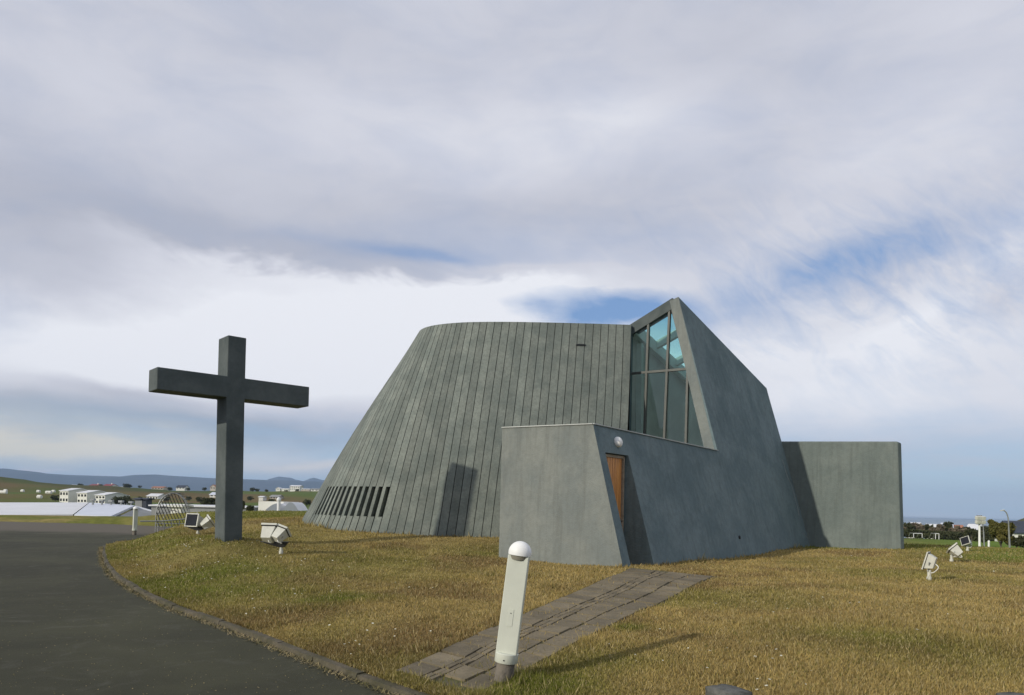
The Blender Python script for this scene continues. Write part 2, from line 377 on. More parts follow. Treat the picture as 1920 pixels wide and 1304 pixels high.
def ground_z(x, y, road=True):
    x = np.asarray(x, float); y = np.asarray(y, float); r = np.hypot(x, y); a = np.arctan2(x, np.maximum(y, 1e-6)); a = np.where(y <= 0, np.sign(x) * 1.4, a)
    num = 0; den = 0
    for cx, cy, cz in CT:
        w = 1 / (((x - cx) ** 2 + (y - cy) ** 2) + .5) ** 1.6; num = num + w * cz; den = den + w
    lawn = num / den
    sd = poly_sd(x, y, road_poly)
    k = np.clip(sd / 2.2, 0, 1); k = k * k * (3 - 2 * k)
    lawn = .055 * (1 - k) + lawn * k
    left = lerp_tab(r, [54, 68, 84, 130, 220, 320, 500, 680, 800, 1000, 2000, 12000], [.05, .12, -3.8, -4.5, -1.9, .5, 5.4, 8.2, 8.6, 7, -24, -60])
    leftb = lerp_tab(r, [45, 60, 85, 130, 220, 320, 500, 680, 800, 1000, 2000, 12000], [.9, .2, -3.5, -4.5, -1.9, .8, 6.6, 11.0, 11.4, 9, -24, -60])
    right = lerp_tab(r, [28, 60, 120, 155, 200, 400, 900, 12000], [.42, -.6, -1.8, -2.5, -4.2, -18, -40, -80])
    wl = np.clip((a + .40) / .12, 0, 1); lf = left * (1 - wl) + leftb * wl
    wr = np.clip((a - .0) / .3, 0, 1); far = lf * (1 - wr) + right * wr
    # left hill
    far = far + 10 * np.exp(-(((x + 385) / 58) ** 2 + ((y - 480) / 90) ** 2)) + 2.2 * np.exp(-(((x + 300) / 28) ** 2 + ((y - 470) / 80) ** 2))
    # right hill with houses
    far = far + 52 * np.exp(-(((x - 460) / 75) ** 2 + ((y - 560) / 120) ** 2))
    far = far + np.clip((r - 60) / 100, 0, 1) * (fbm(x, y, .02, 4, 5) - .5) * np.clip(r / 120, 0, 5) * .9
    kb = np.clip((r - 26) / 22, 0, 1); kb = np.where(a < .15, np.clip((r - 46) / 12, 0, 1), kb); kb = kb * kb * (3 - 2 * kb)
    z = lawn * (1 - kb) + far * kb
    z = z + (fbm(x, y, .45, 3, 3) - .5) * .07 * np.clip(sd / 1.5, 0, 1)
    if road: z = np.where(sd < .05, np.where(r < 60, -.05, z - .05), z)
    return z
def gz(x, y): return float(ground_z(np.array([x]), np.array([y]))[0])

# path geometry
pl_px = [(742, 1256), (875, 1203), (1005, 1146), (1098, 1110), (1190, 1066)]
pr_px = [(893, 1300), (985, 1233), (1100, 1186), (1200, 1143), (1338, 1080)]
def gpx(px, py, z0=.2):
    z = z0
    for _ in range(12): p = atZ(px, py, z); z = z * .4 + .6 * gz(p.x, p.y)
    return atZ(px, py, z)
path_poly = np.array([tuple(p.xy) for p in pl] + [tuple(p.xy) for p in pr[::-1]])

# patch colour fields (shared by the ground sheet and the grass blades)
def patches(x, y):
    g = fbm(x, y, .35, 4, 21); b = fbm(x, y, .8, 4, 55); s = fbm(x, y, 3.0, 3, 77)
    green = np.clip((g - .50) * 5, 0, 1) * .5; brown = np.clip((b - .50) * 5, 0, 1) * .9
    for (px, py, rad, k) in [(640, 1110, .55, .9), (240, 1040, 2.0, .8), (360, 1000, 3.4, .8), (520, 1095, 1.2, .35), (430, 1030, 2.0, .3), (1030, 1240, .6, .75), (1120, 1200, .55, .5), (1180, 1160, .25, 1.0), (550, 965, 6, .7), (470, 970, 5, .6), (1600, 1190, .9, .5), (1800, 1210, .8, .35), (740, 1200, .7, .35), (900, 1015, 1.2, .5)]:  # green right of the path also puts the bollard's shadow into the colour
        p = atZ(px, py, .3 if py > 1040 else .7); green = green + k * np.exp(-(((x - p.x) ** 2 + (y - p.y) ** 2) / rad ** 2)) * (.6 + .8 * s)
    for (px, py, rad, k) in [(800, 1160, .8, .9), (460, 1045, 1.5, .6), (1500, 1140, 1.0, .4), (780, 1175, .5, .7), (1310, 1095, .9, .6)]:
        p = atZ(px, py, .3); brown = brown + k * np.exp(-(((x - p.x) ** 2 + (y - p.y) ** 2) / rad ** 2))
    r = np.hypot(x, y); green = green + np.clip((r - np.where(x > .52 * y, 21.5, 25)) / 5, 0, 1) * np.clip(.8 + (g - .5) * 2, 0, 1)
    return np.clip(green, 0, 1), np.clip(brown, 0, 1), s
DRY = np.array([.405, .308, .120]); GRN = np.array([.180, .192, .040]); BRN = np.array([.215, .145, .068])
def grass_rgb(x, y):
    g, b, s = patches(x, y); c = DRY[None] * (.75 + .45 * s[:, None]); c = c * (1 - .75 * b[:, None]) + BRN[None] * .75 * b[:, None]
    c = c * (1 - g[:, None]) + GRN[None] * (.8 + .4 * s[:, None]) * g[:, None]
    return c

# ------------------------------------------------------------------ ground sheet
def make_ground():
    na, nr = 900, 430
    A = np.concatenate([np.linspace(-.75, .75, 700), np.linspace(.75, 2 * math.pi - .75, 202)[1:-1]]); na = len(A)
    Rr = np.concatenate([np.linspace(.6, 4.8, 8)[:-1], 4.8 * (7600 / 4.8) ** (np.linspace(0, 1, nr) ** 1.15)]); nr = len(Rr)
    aa, rr = np.meshgrid(A, Rr); x = (rr * np.sin(aa)).ravel(); y = (rr * np.cos(aa)).ravel(); z = ground_z(x, y)
    rgb = np.ones((len(x), 4)); far = np.hypot(x, y)
    c = grass_rgb(x, y)
    gf = fbm(x, y, .012, 5, 91); gf2 = fbm(x, y, .0035, 4, 14)
    fg = np.array([.105, .145, .030]); fo = np.array([.165, .120, .050]); fd = np.array([.055, .065, .025])
    k = np.clip((gf - .42) * 5, 0, 1)[:, None]; fc = fg * (1 - k) + fo * k; k2 = np.clip((gf2 - .5) * 6, 0, 1)[:, None]; fc = fc * (1 - .6 * k2) + fd * .6 * k2
    w = np.clip((far - 70) / 100, 0, 1)[:, None]; c = c * (1 - w) + fc * w
    # pitch to the right stays green
    pw = (np.clip((x / np.maximum(y, 1) - .5) * 8, 0, 1) * np.clip((far - 22.5) / 4, 0, 1) * (far < 200))[:, None]; c = c * (1 - pw) + np.array([.150, .225, .030]) * pw
    rgb[:, :3] = c
    verts = np.stack([x, y, z], 1); i = np.arange(nr - 1)[:, None] * na; j = np.arange(na)[None]; jn = (j + 1) % na
    f = np.stack([i + j, i + jn, i + na + jn, i + na + j], -1).reshape(-1, 4)
    cen = len(verts); verts = np.vstack([verts, [0, 0, -.05]]); rgb = np.vstack([rgb, [.2, .2, .1, 1]])
    me = bpy.data.meshes.new('ground'); nf = len(f)
    me.vertices.add(len(verts)); me.vertices.foreach_set('co', verts.ravel())
    tri = np.stack([np.full(na, cen), (np.arange(na) + 1) % na, np.arange(na)], 1)
    loops = np.concatenate([f[:, ::-1].ravel(), tri.ravel()]); me.loops.add(len(loops)); me.loops.foreach_set('vertex_index', loops.astype(np.int32))
    starts = np.concatenate([np.arange(nf) * 4, nf * 4 + np.arange(na) * 3]); me.polygons.add(len(starts)); me.polygons.foreach_set('loop_start', starts.astype(np.int32))
    me.update(calc_edges=True); me.validate(); me.polygons.foreach_set('use_smooth', [True] * len(me.polygons))
    ca = me.attributes.new('col', 'FLOAT_COLOR', 'POINT'); ca.data.foreach_set('color', rgb.ravel())
    m = bpy.data.materials.new('grass_ground'); m.use_nodes = True; t = NT(m.node_tree); t.N.clear()
    p = t.node('ShaderNodeBsdfPrincipled'); o = t.node('ShaderNodeOutputMaterial'); t.L.new(p.outputs[0], o.inputs[0])
    a = t.node('ShaderNodeAttribute', attribute_name='col'); co = t.node('ShaderNodeTexCoord').outputs['Object']
    f1 = t.noise(co, 38, 4, .7, 0, .3, .72); f2 = t.noise(co, 2.2, 6, .6, .3, .3, .7); f3 = t.noise(co, 150, 3, .7, 0, .35, .7)
    k1 = t.m('ADD', .50, t.m('MULTIPLY', f1, .45)); k1 = t.m('ADD', k1, t.m('MULTIPLY', f2, .25)); k1 = t.m('ADD', k1, t.m('MULTIPLY', f3, .2))
    vm = t.node('ShaderNodeVectorMath', operation='SCALE'); t.L.new(a.outputs[0], vm.inputs[0]); t.L.new(k1, vm.inputs[3]); t.L.new(vm.outputs[0], p.inputs['Base Color'])
    p.inputs['Roughness'].default_value = .95; p.inputs['Specular IOR Level'].default_value = .1
    bn = t.node('ShaderNodeBump'); bn.inputs['Strength'].default_value = .6; bn.inputs['Distance'].default_value = .03; t.L.new(f1, bn.inputs['Height']); t.L.new(bn.outputs[0], p.inputs['Normal'])
    me.materials.append(m); ob = bpy.data.objects.new('ground', me); col.objects.link(ob); tag(ob, kind='structure')
make_ground()

def resample(pts, step):
    out = [Vector(pts[0])]; acc = 0.0
    for a, b in zip(pts[:-1], pts[1:]):
        a = Vector(a); b = Vector(b); L = (b - a).length; d = step - acc
        while d <= L: out.append(a + (b - a) * (d / L)); d += step
        acc = (acc + L) % step
    return out
def catmull(pts, n=8):
    out = []; P = [Vector(p) for p in pts]
    for i in range(len(P) - 1):
        p0 = P[max(i - 1, 0)]; p1 = P[i]; p2 = P[i + 1]; p3 = P[min(i + 2, len(P) - 1)]
        for k in range(n):
            t = k / n; out.append(.5 * ((2 * p1) + (p2 - p0) * t + (2 * p0 - 5 * p1 + 4 * p2 - p3) * t * t + (3 * p1 - p0 - 3 * p2 + p3) * t ** 3))
    return out + [P[-1]]
# ------------------------------------------------------------------ grass blades
def make_grass(n=850000):
    ne = n // 9; a = rng.uniform(-.68, .66, n); tt = rng.random(n); p_ = -.35
    r = (5.2 ** p_ + tt * (48 ** p_ - 5.2 ** p_)) ** (1 / p_)
    x = r * np.sin(a); y = r * np.cos(a)
    # a dense fringe along the kerb
    kk = resample(catmull(kerb[2:18], 6), .05); kk = [q for q in kk if q.y < 30]; KP = np.array([tuple(q) for q in kk]); ki = rng.integers(0, len(KP) - 1, ne); dd = KP[ki + 1] - KP[ki]; dd /= np.linalg.norm(dd, axis=1)[:, None]
    off = np.abs(rng.normal(0, .22, ne)) + .05; x[:ne] = KP[ki, 0] - dd[:, 1] * off * 1.0; y[:ne] = KP[ki, 1] + dd[:, 0] * off; r[:ne] = np.hypot(x[:ne], y[:ne])
    sd = poly_sd(x, y, road_poly); sp = poly_sd(x, y, path_poly)
    keep = (sd > .03) & ((sp > .0) | (rng.random(n) < .035)) & (y > 4.9)
    kin = poly_sd(x, y, drum_poly) > -.03
    cp = np.array([u.x, u.y]); rel = np.stack([x - B0.x, y - B0.y], 1); au = rel @ cp; ab = rel @ np.array([bk.x, bk.y])
    keep &= kin & ~((au > .03) & (au < 14) & (ab > -.02) & (ab < 3.5))
    x, y, r, sd, sp = x[keep], y[keep], r[keep], sd[keep], sp[keep]; n = len(x); z = ground_z(x, y)
    cbx, cby = atY(431, 1010, 17.5).xy
    hgt = (.011 + .026 * rng.random(n) ** 2) * (.6 + .9 * fbm(x, y, 2.2, 3, 8))
    edge = np.clip(1 - sp / .35, 0, 1) * (y < 13); hgt *= 1 + .7 * edge
    wl = np.clip(1 - (poly_sd(x, y, drum_poly)) / .25, 0, 1); pd = np.abs((x - B0.x) * nP.x + (y - B0.y) * nP.y); wl = np.maximum(wl, np.clip(1 - pd / .3, 0, 1) * (y > 15.3) * (x > 2.2)); wl = np.maximum(wl, np.clip(1 - np.hypot(x - cbx, y - cby) / .6, 0, 1)); hgt *= 1 + 1.6 * wl
    cl_ = np.clip((fbm(x, y, 1.3, 3, 71) - .58) * 9, 0, 1); hgt *= 1 + .8 * cl_
    tall = (rng.random(n) < .02); hgt = np.where(tall, hgt * 1.9, hgt)
    near_b = np.exp(-(((x + .1) ** 2 + (y - 6.55) ** 2) / .35)); hgt = hgt * (1 + .5 * near_b * (x > -.02))
    wd = .0030 + .00050 * r; th = rng.uniform(0, 2 * math.pi, n); ln = rng.uniform(.1, 1.0, n) * hgt; ph = rng.uniform(0, 2 * math.pi, n)
    hgt = hgt * (1 + .012 * r)
    v = np.zeros((n, 3, 3)); v[:, 0] = np.stack([x - np.cos(th) * wd, y - np.sin(th) * wd, z - .005], 1); v[:, 1] = np.stack([x + np.cos(th) * wd, y + np.sin(th) * wd, z - .005], 1)
    v[:, 2] = np.stack([x + np.cos(ph) * ln, y + np.sin(ph) * ln, z + hgt], 1)
    c = grass_rgb(x, y); k = rng.random(n)[:, None]
    c = np.where(k < .20, c * 1.0 * .2 + np.array([.46, .38, .20]) * .8, c); c = np.where((k > .91), c * .35 + np.array([.10, .13, .025]) * .65, c)
    c = c * rng.uniform(.70, 1.28, n)[:, None]
    rgb = np.ones((n, 3, 4)); rgb[:, :, :3] = c[:, None]
    me = bpy.data.meshes.new('grass'); me.vertices.add(n * 3); me.vertices.foreach_set('co', v.ravel()); me.loops.add(n * 3); me.loops.foreach_set('vertex_index', np.arange(n * 3, dtype=np.int32))
    me.polygons.add(n); me.polygons.foreach_set('loop_start', np.arange(n, dtype=np.int32) * 3); me.update(calc_edges=True)
    ca = me.attributes.new('col', 'FLOAT_COLOR', 'POINT'); ca.data.foreach_set('color', rgb.ravel())
    m = bpy.data.materials.new('grass_blades'); m.use_nodes = True; t = NT(m.node_tree); t.N.clear()
    at = t.node('ShaderNodeAttribute', attribute_name='col'); d = t.node('ShaderNodeBsdfDiffuse'); tl = t.node('ShaderNodeBsdfTranslucent'); mx = t.node('ShaderNodeMixShader'); mx.inputs[0].default_value = .3
    t.L.new(at.outputs[0], d.inputs[0]); t.L.new(at.outputs[0], tl.inputs[0]); t.L.new(d.outputs[0], mx.inputs[1]); t.L.new(tl.outputs[0], mx.inputs[2])
    o = t.node('ShaderNodeOutputMaterial'); t.L.new(mx.outputs[0], o.inputs[0]); me.materials.append(m)
    ob = bpy.data.objects.new('grass', me); col.objects.link(ob); tag(ob, 'short dry brown and green grass of the mown lawn', 'grass', kind='stuff')
make_grass()

def make_flowers():
    # small white daisies scattered in the lawn
    mb = MB(); spots = []
    cl = [(300, 1050, 2.2, 110), (470, 1060, 1.8, 60), (560, 1120, 1.5, 30), (1700, 1060, 2.0, 14), (1400, 1240, .7, 16), (650, 1215, .5, 10), (480, 975, 4, 40), (1200, 1250, .6, 6), (700, 1180, 1.0, 10), (1600, 1150, 2.5, 16)]
    for px, py, rad, n in cl:
        c = gpx(px, py, .3)
        for _ in range(n): spots.append((c.x + random.gauss(0, rad * .6), c.y + random.gauss(0, rad * .6)))
    xs = np.array([s[0] for s in spots]); ys = np.array([s[1] for s in spots]); sd = poly_sd(xs, ys, road_poly); sp = poly_sd(xs, ys, path_poly); zs = ground_z(xs, ys)
    sdr = poly_sd(xs, ys, drum_poly)
    for x, y, z, a, b, c_ in zip(xs, ys, zs, sd, sp, sdr):
        if a < .2 or b < .05 or c_ < .1: continue
        r = random.uniform(.007, .014) * (1 + math.hypot(x, y) * .02); h = z + random.uniform(.025, .045); ph = random.random() * 6; tl = Vector((random.uniform(-.3, .3), random.uniform(-.5, .1), 1)).normalized()
        ax = tl.orthogonal().normalized(); ay = tl.cross(ax)
        mb.face([Vector((x, y, h)) + (ax * math.cos(ph + k * math.pi / 3) + ay * math.sin(ph + k * math.pi / 3)) * r for k in range(6)])
    o = mb.build('daisies', mat('daisy_white', (.66, .64, .50), .8, amount=.25)); tag(o, 'small white daisies dotted through the lawn', 'flowers', kind='stuff')
make_flowers()

# ------------------------------------------------------------------ road, kerb, path
def asphalt():
    m = bpy.data.materials.new('asphalt'); m.use_nodes = True; t = NT(m.node_tree); t.N.clear()
    p = t.node('ShaderNodeBsdfPrincipled'); o = t.node('ShaderNodeOutputMaterial'); t.L.new(p.outputs[0], o.inputs[0]); co = t.node('ShaderNodeTexCoord').outputs['Object']
    c = t.mix(t.noise(co, .35, 6, .6, .5, .35, .7), (.041, .041, .023), (.066, .066, .036))
    c = t.mix(t.m('MULTIPLY', t.noise(co, 1.6, 8, .75, 1.6, .50, .74), .60), c, (.115, .112, .085))
    c = t.mix(t.m('MULTIPLY', t.noise(co, 9, 6, .75, .4, .5, .8), .5), c, (.030, .031, .024))
    c = t.mix(t.m('MULTIPLY', t.noise(co, 120, 3, .8, 0, .45, .7), .55), c, (.022, .022, .020))
    c = t.mix(t.m('MULTIPLY', t.noise(co, 55, 2, .6, 0, .70, .76), .7), c, (.22, .21, .17))
    y = t.sep(co)[1]; gr = t.ramp(t.m('ADD', y, t.m('MULTIPLY', t.noise(co, .5, 4, .6), 6.0)), 34, 38)
    c = t.mix(gr, c, (.12, .105, .08)); t.L.new(c, p.inputs['Base Color']); p.inputs['Roughness'].default_value = .9; p.inputs['Specular IOR Level'].default_value = .25
    bn = t.node('ShaderNodeBump'); bn.inputs['Strength'].default_value = .5; bn.inputs['Distance'].default_value = .008; t.L.new(t.noise(co, 140, 4, .8), bn.inputs['Height']); t.L.new(bn.outputs[0], p.inputs['Normal'])
    return m
mb = MB(); mb.face([(x, y, 0.0) for x, y in road_poly[::-1]]); o = mb.build('road', asphalt()); tag(o, kind='structure')
bmx = bmesh.new(); bmx.from_mesh(o.data); bmesh.ops.triangulate(bmx, faces=bmx.faces)
for f_ in bmx.faces:
    if f_.normal.z < 0: f_.normal_flip()
bmx.to_mesh(o.data); bmx.free()

mb = MB(); ks = resample(kerb, .9)
for i in range(len(ks) - 1):
    a, b = ks[i], ks[i + 1]; d = (b - a).normalized(); n2 = Vector((-d.y, d.x)) ; a = a + d * .006; b = b - d * .006
    z0 = -.08; j = lambda s: random.uniform(-s, s); zt = .052 + j(.012); o1 = j(.012); wk = random.uniform(.05, .09)
    q = lambda p, w, z: Vector((p.x + n2.x * w, p.y + n2.y * w, z))
    sub = 3
    for k in range(sub):
        p = a.lerp(b, k / sub); q2 = a.lerp(b, (k + 1) / sub)
        mb.hexa([q(p, -.05 + o1, z0), q(q2, -.05 + o1, z0), q(q2, .11 + o1, z0), q(p, .11 + o1, z0)], [q(p, -.025 + o1, zt), q(q2, -.025 + o1, zt), q(q2, wk + o1, zt + .006), q(p, wk + o1, zt + .006)])
M_kerb = mat('kerb_concrete', (.135, .115, .080), .95, var=(.07, .068, .035), scale=2.6, bump=.9, bscale=28, fine_amt=.6)
tag(mb.build('kerb', M_kerb), kind='structure')
# moss, grit and straw along the foot of the kerb
mb = MB(); kf = resample(kerb, .035)
for i in range(40, len(kf) - 1):
    a, b = kf[i], kf[i + 1]
    if a.y > 34 or a.x > 9: continue
    d = (b - a).normalized(); n2 = Vector((-d.y, d.x))
    for _ in range(7):
        w = -.06 - abs(random.gauss(0, .045)); L = random.uniform(.02, .07); p = Vector((a.x + n2.x * w + random.uniform(-.03, .03), a.y + n2.y * w + random.uniform(-.03, .03), .004)); th = random.uniform(0, 6.28)
        e1 = Vector((math.cos(th), math.sin(th), 0)); e2 = Vector((-math.sin(th), math.cos(th), 0)); hh = random.uniform(.004, .03)
        mb.face([p - e2 * .006, p + e2 * .006, p + e1 * L + Vector((0, 0, hh))])
for _ in range(2600):
    r_ = 4.5 + 14 * random.random() ** 1.5; a_ = random.uniform(-.75, -.02); x_, y_ = r_ * math.sin(a_), r_ * math.cos(a_)
    if float(poly_sd(np.array([x_]), np.array([y_]), road_poly)[0]) > -.03: continue
    q_ = random.uniform(.003, .008); ph = random.random() * 6; c3 = [Vector((x_ + q_ * math.cos(ph + k * 2.1), y_ + q_ * math.sin(ph + k * 2.1), .002)) for k in range(3)]; tp = Vector((x_, y_, .002 + q_ * .8))
    for k in range(3): mb.face([c3[k], c3[(k + 1) % 3], tp])
tag(mb.build('kerb_grit', mat('grit_straw', (.34, .27, .14), .95, var=(.12, .11, .04), scale=3)), 'dry straw and moss gathered along the foot of the kerb', 'debris', kind='stuff')

def lerp_line(pts, t):
    k = t * (len(pts) - 1); i = min(int(k), len(pts) - 2); return pts[i].lerp(pts[i + 1], k - i)
mb = MB(); nrow = 21; cols = [0, .34, .40, .46, .73, 1.0]
def pp(s, t):
    a = lerp_line(pl, t); b = lerp_line(pr, t); q = a.lerp(b, s); return q
for i in range(nrow):
    for j in range(5):
        if j in (1, 2): subs = 2
        else: subs = 1
        off = .5 if j == 3 else (.25 if j == 4 else 0)
        for k in range(subs):
            t0 = (i + k / subs + off) / (nrow + .6); t1 = (i + (k + 1) / subs + off) / (nrow + .6); s0 = cols[j]; s1 = cols[j + 1]
            if t1 > 1.0: continue
            g = .020 if j not in (1, 2) else .010
            c = [pp(s0, t0), pp(s1, t0), pp(s1, t1), pp(s0, t1)]; cen = sum(c, Vector()) / 4; c = [q + (cen - q).normalized() * g * random.uniform(.8, 2.0) for q in c]
            zz_ = [gz(q.x, q.y) for q in c]; zm = random.uniform(.016, .028)
            mb.cur = random.uniform(.76, 1.12)
            bt = [Vector((q.x, q.y, z - .06)) for q, z in zip(c, zz_)]; tp = [Vector((q.x, q.y, z + zm + random.uniform(-.004, .004))) for q, z in zip(c, zz_)]
            mb.hexa(bt, tp)
M_pav = mat('paving_slab', (.245, .200, .125), .93, var=(.165, .140, .092), scale=3.5, bump=.5, bscale=45, attr='tone', fine_amt=.5)
tag(mb.build('path', M_pav, tone=True), kind='structure')
# rim of soil under the slabs
mb = MB()
for i in range(60):
    t0 = i / 60; t1 = (i + 1) / 60
    for s0, s1 in ((-.02, .33), (.33, .67), (.67, 1.02)):
        q = [pp(s0, t0), pp(s1, t0), pp(s1, t1), pp(s0, t1)]; mb.face([Vector((v.x, v.y, gz(v.x, v.y) + .004)) for v in q])
tag(mb.build('path_bed', mat('path_soil', (.105, .088, .050), .95, var=(.085, .09, .03), scale=6)), kind='structure')

# ------------------------------------------------------------------ church
ch = empty('church', (2.0, 32.3, .6), 'large grey concrete church with a slanted ribbed drum, leaning tower wall and low porch', 'church')
DOWN = Vector((0, 0, -.6)); Z = Vector((0, 0, 1))
ct = hP(1112, 795); ztop = ct.z; c2 = hP(1345, 845); ctA = Vector(ct); c2.z = c2.z
zt_ = (ct.z + c2.z) / 2
def P_at(d, z):   # point on the battered plane: distance d along u from B0, absolute height z
    q = B0 + u * d; k = (z - B0.z) * BAT; return Vector((q.x + bk.x * k, q.y + bk.y * k, z))
def P_d(p): return (p - B0).dot(u)
dc2 = P_d(c2); dct = P_d(ct)
# porch left face
nL = (ct - B0).cross(bk).normalized()
lb = hit(935, 1045, B0, nL); lt = hit(942, 802, B0, nL)
c2z = Vector(P_at(dc2, zt_)); ctz = Vector(ct)
# roof line of porch: straight from ct to c2
# door opening on P
dA, dB = hP(1135, 849), hP(1178, 854); dC, dD = hP(1177, 1060), hP(1218, 1056)
dA.z = dB.z = (dA.z + dB.z) / 2
d0 = P_d(dA) ; d1 = P_d(dB) 
zd = dA.z; zbot = -.3
A_ = P_at(d0, zd); B_ = P_at(d1, zd); A2 = P_at(d0, zbot); B2 = P_at(d1 + .02, zbot)
peak = hP(1272, 557); rp = hP(1437, 728); rq = hP(1465, 827); rb = hP(1520, 1025)
cb = B0 + DOWN - bk * BAT * .6; rb2 = rb + (rb - rq).normalized() * .8
def on_seg(p, q, z): t = (z - p.z) / (q.z - p.z); return p + (q - p) * t
# P surface panels of porch and tower, with the hole for the door
doorT = d0
corner_at = lambda z: on_seg(cb, ct, z)
mb = MB()
top_at = lambda d: ctz.lerp(c2, (d - dct) / (dc2 - dct))
c_d = corner_at(zd)
# left strip
mb.face([cb + Vector((0, 0, 0)), A2 if False else P_at(d0, cb.z), A_, c_d]); mb.face([c_d, A_, top_at(d0), ctz])
mb.face([A_, B_, top_at(d1), top_at(d0)])
mb.face([B_, P_at(d1 + .02, cb.z), P_at(dc2, cb.z), P_at(dc2, zd)]); mb.face([B_, P_at(dc2, zd), c2, top_at(d1)])
porch_front = mb
# porch left, roof, back side
lb2 = lb + DOWN; far = 7.5
mb.face([lb2, cb, ctz, lt]); mb.face([lt, ctz, c2, lt + u * dc2]); mb.face([lb2 + u * 5, lb2, lt, lt + u * 5])
# door recess
inset = .14
def dw(d, z):     # vertical door wall behind the opening
    q = P_at(d, zd) + bk * inset; return Vector((q.x, q.y, z))
mb.face([A_, B_, dw(d1, zd), dw(d0, zd)]); mb.face([B_, P_at(d1 + .02, zbot), dw(d1 + .02, zbot), dw(d1, zd)]); mb.face([P_at(d0, zbot), A_, dw(d0, zd), dw(d0, zbot)])
mb.face([dw(d0, zd), dw(d1, zd), dw(d1, zbot), dw(d0, zbot)])
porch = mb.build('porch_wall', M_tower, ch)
mb = MB()   # threshold
mb.build('porch_step', M_stone, ch) if mb.v else None
# porch's side wall: lighter copy of the render, sunlight put into the colour
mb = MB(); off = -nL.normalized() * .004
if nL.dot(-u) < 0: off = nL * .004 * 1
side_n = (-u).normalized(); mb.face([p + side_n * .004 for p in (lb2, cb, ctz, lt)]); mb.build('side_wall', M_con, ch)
# flashing line along the top
mb = MB()
def bar(mb, a, b, w, h, upv=Z, side=None):
    d = (b - a).normalized(); s = d.cross(upv).normalized(); up2 = s.cross(d)
    q = [(-w / 2, -h / 2), (w / 2, -h / 2), (w / 2, h / 2), (-w / 2, h / 2)]
    A = [a + s * x + up2 * y for x, y in q]; Bq = [b + s * x + up2 * y for x, y in q]
    mb.face(A[::-1]); mb.face(Bq)
    for i in range(4): j = (i + 1) % 4; mb.face([A[i], A[j], Bq[j], Bq[i]])
bar(mb, lt + side_n * .01, ctz + side_n * .01, .05, .022); bar(mb, ctz + nP * .01, c2 + nP * .01, .05, .022)
mb.build('roof_flashing', M_flash, ch)
# wooden door
mb = MB(); dl, dr, zt0, zb0 = d0 - .02, d1 - .10, zd - .08, .32
nb = 9
for k in range(nb):
    a = dl + (dr - dl) * k / nb; b = dl + (dr - dl) * (k + 1) / nb - .012
    p0, p1 = dw(a, zb0) - bk * .03, dw(b, zb0) - bk * .03; hh = Vector((0, 0, zt0 - zb0)); th = bk * .035
    mb.hexa([p0, p1, p1 + th, p0 + th], [p0 + hh, p1 + hh, p1 + th + hh, p0 + th + hh])
door = mb.build('door', M_wood, ch)
mb = MB(); bar(mb, dw(dr + .03, zb0) - bk * .04, dw(dr + .03, zt0 + .05) - bk * .04, .07, .05, u); bar(mb, dw(dl, zt0 + .03) - bk * .04, dw(dr + .03, zt0 + .03) - bk * .04, .05, .06)
mb.build('door_frame', mat('weathered_frame', (.36, .30, .22), .7, amount=.3, scale=8), ch)
mb = MB(); hb = dw(dr - .06, zb0 + 1.0) - bk * .06; mb.tube([hb, hb - bk * .05], .014, 8); mb.tube([hb - bk * .05, hb - bk * .05 - u * .12], .011, 8)
hnd = mb.build('handle', M_steeld, door, smooth=True); hnd.matrix_parent_inverse = ch.matrix_world.inverted() if False else Matrix.Translation(-Vector((2.0, 32.3, .6)))
hnd.parent = door; hnd.matrix_parent_inverse = Matrix.Identity(4)
# door is parented to an Empty with identity-compensation, so its own matrix is the world frame
# round wall lamp above the door
lp = hP(1157, 830); Ml = Matrix.Translation(lp) @ nP.to_track_quat('Z', 'Y').to_matrix().to_4x4()
mb = MB(); mb.lathe([(.115, -.01), (.125, .015), (.125, .04), (.11, .075), (.075, .105), (.03, .118)], 28, Ml)
wl_ = mb.build('wall_lamp', M_whitec, ch, smooth=True)
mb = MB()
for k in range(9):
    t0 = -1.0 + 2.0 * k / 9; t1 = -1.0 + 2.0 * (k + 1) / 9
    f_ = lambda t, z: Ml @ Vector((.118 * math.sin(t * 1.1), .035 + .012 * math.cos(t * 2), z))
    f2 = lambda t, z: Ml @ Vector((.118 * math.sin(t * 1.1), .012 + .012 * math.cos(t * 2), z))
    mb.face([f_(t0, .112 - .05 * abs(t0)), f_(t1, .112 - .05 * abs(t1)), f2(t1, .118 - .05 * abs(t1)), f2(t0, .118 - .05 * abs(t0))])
hood = mb.build('lamp_lip', mat('lip_grey', (.35, .35, .33), .6), None); hood.parent = wl_  # grey lip curved across the lamp's front

# tower leaning wall (solid slab)
T = .30
tin = lambda p: p - nP * T
peak2 = peak
poly = [P_at(dc2, cb.z), P_at(P_d(rb) , cb.z) + u * .35, rb, rq, rp, peak, c2]
mb = MB(); mb.face(poly); inn = [tin(p) for p in poly]; mb.face(inn[::-1])
for i in range(len(poly)): j = (i + 1) % len(poly); mb.face([poly[i], inn[i], inn[j], poly[j]])
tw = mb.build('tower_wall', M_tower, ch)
# end strip of the slab in the lighter copy, its sunlight in the colour
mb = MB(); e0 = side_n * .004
mb.face([p + e0 for p in (c2 - Z * .3, tin(c2) - Z * .3, tin(peak), peak)]); mb.build('tower_edge', M_con, ch)
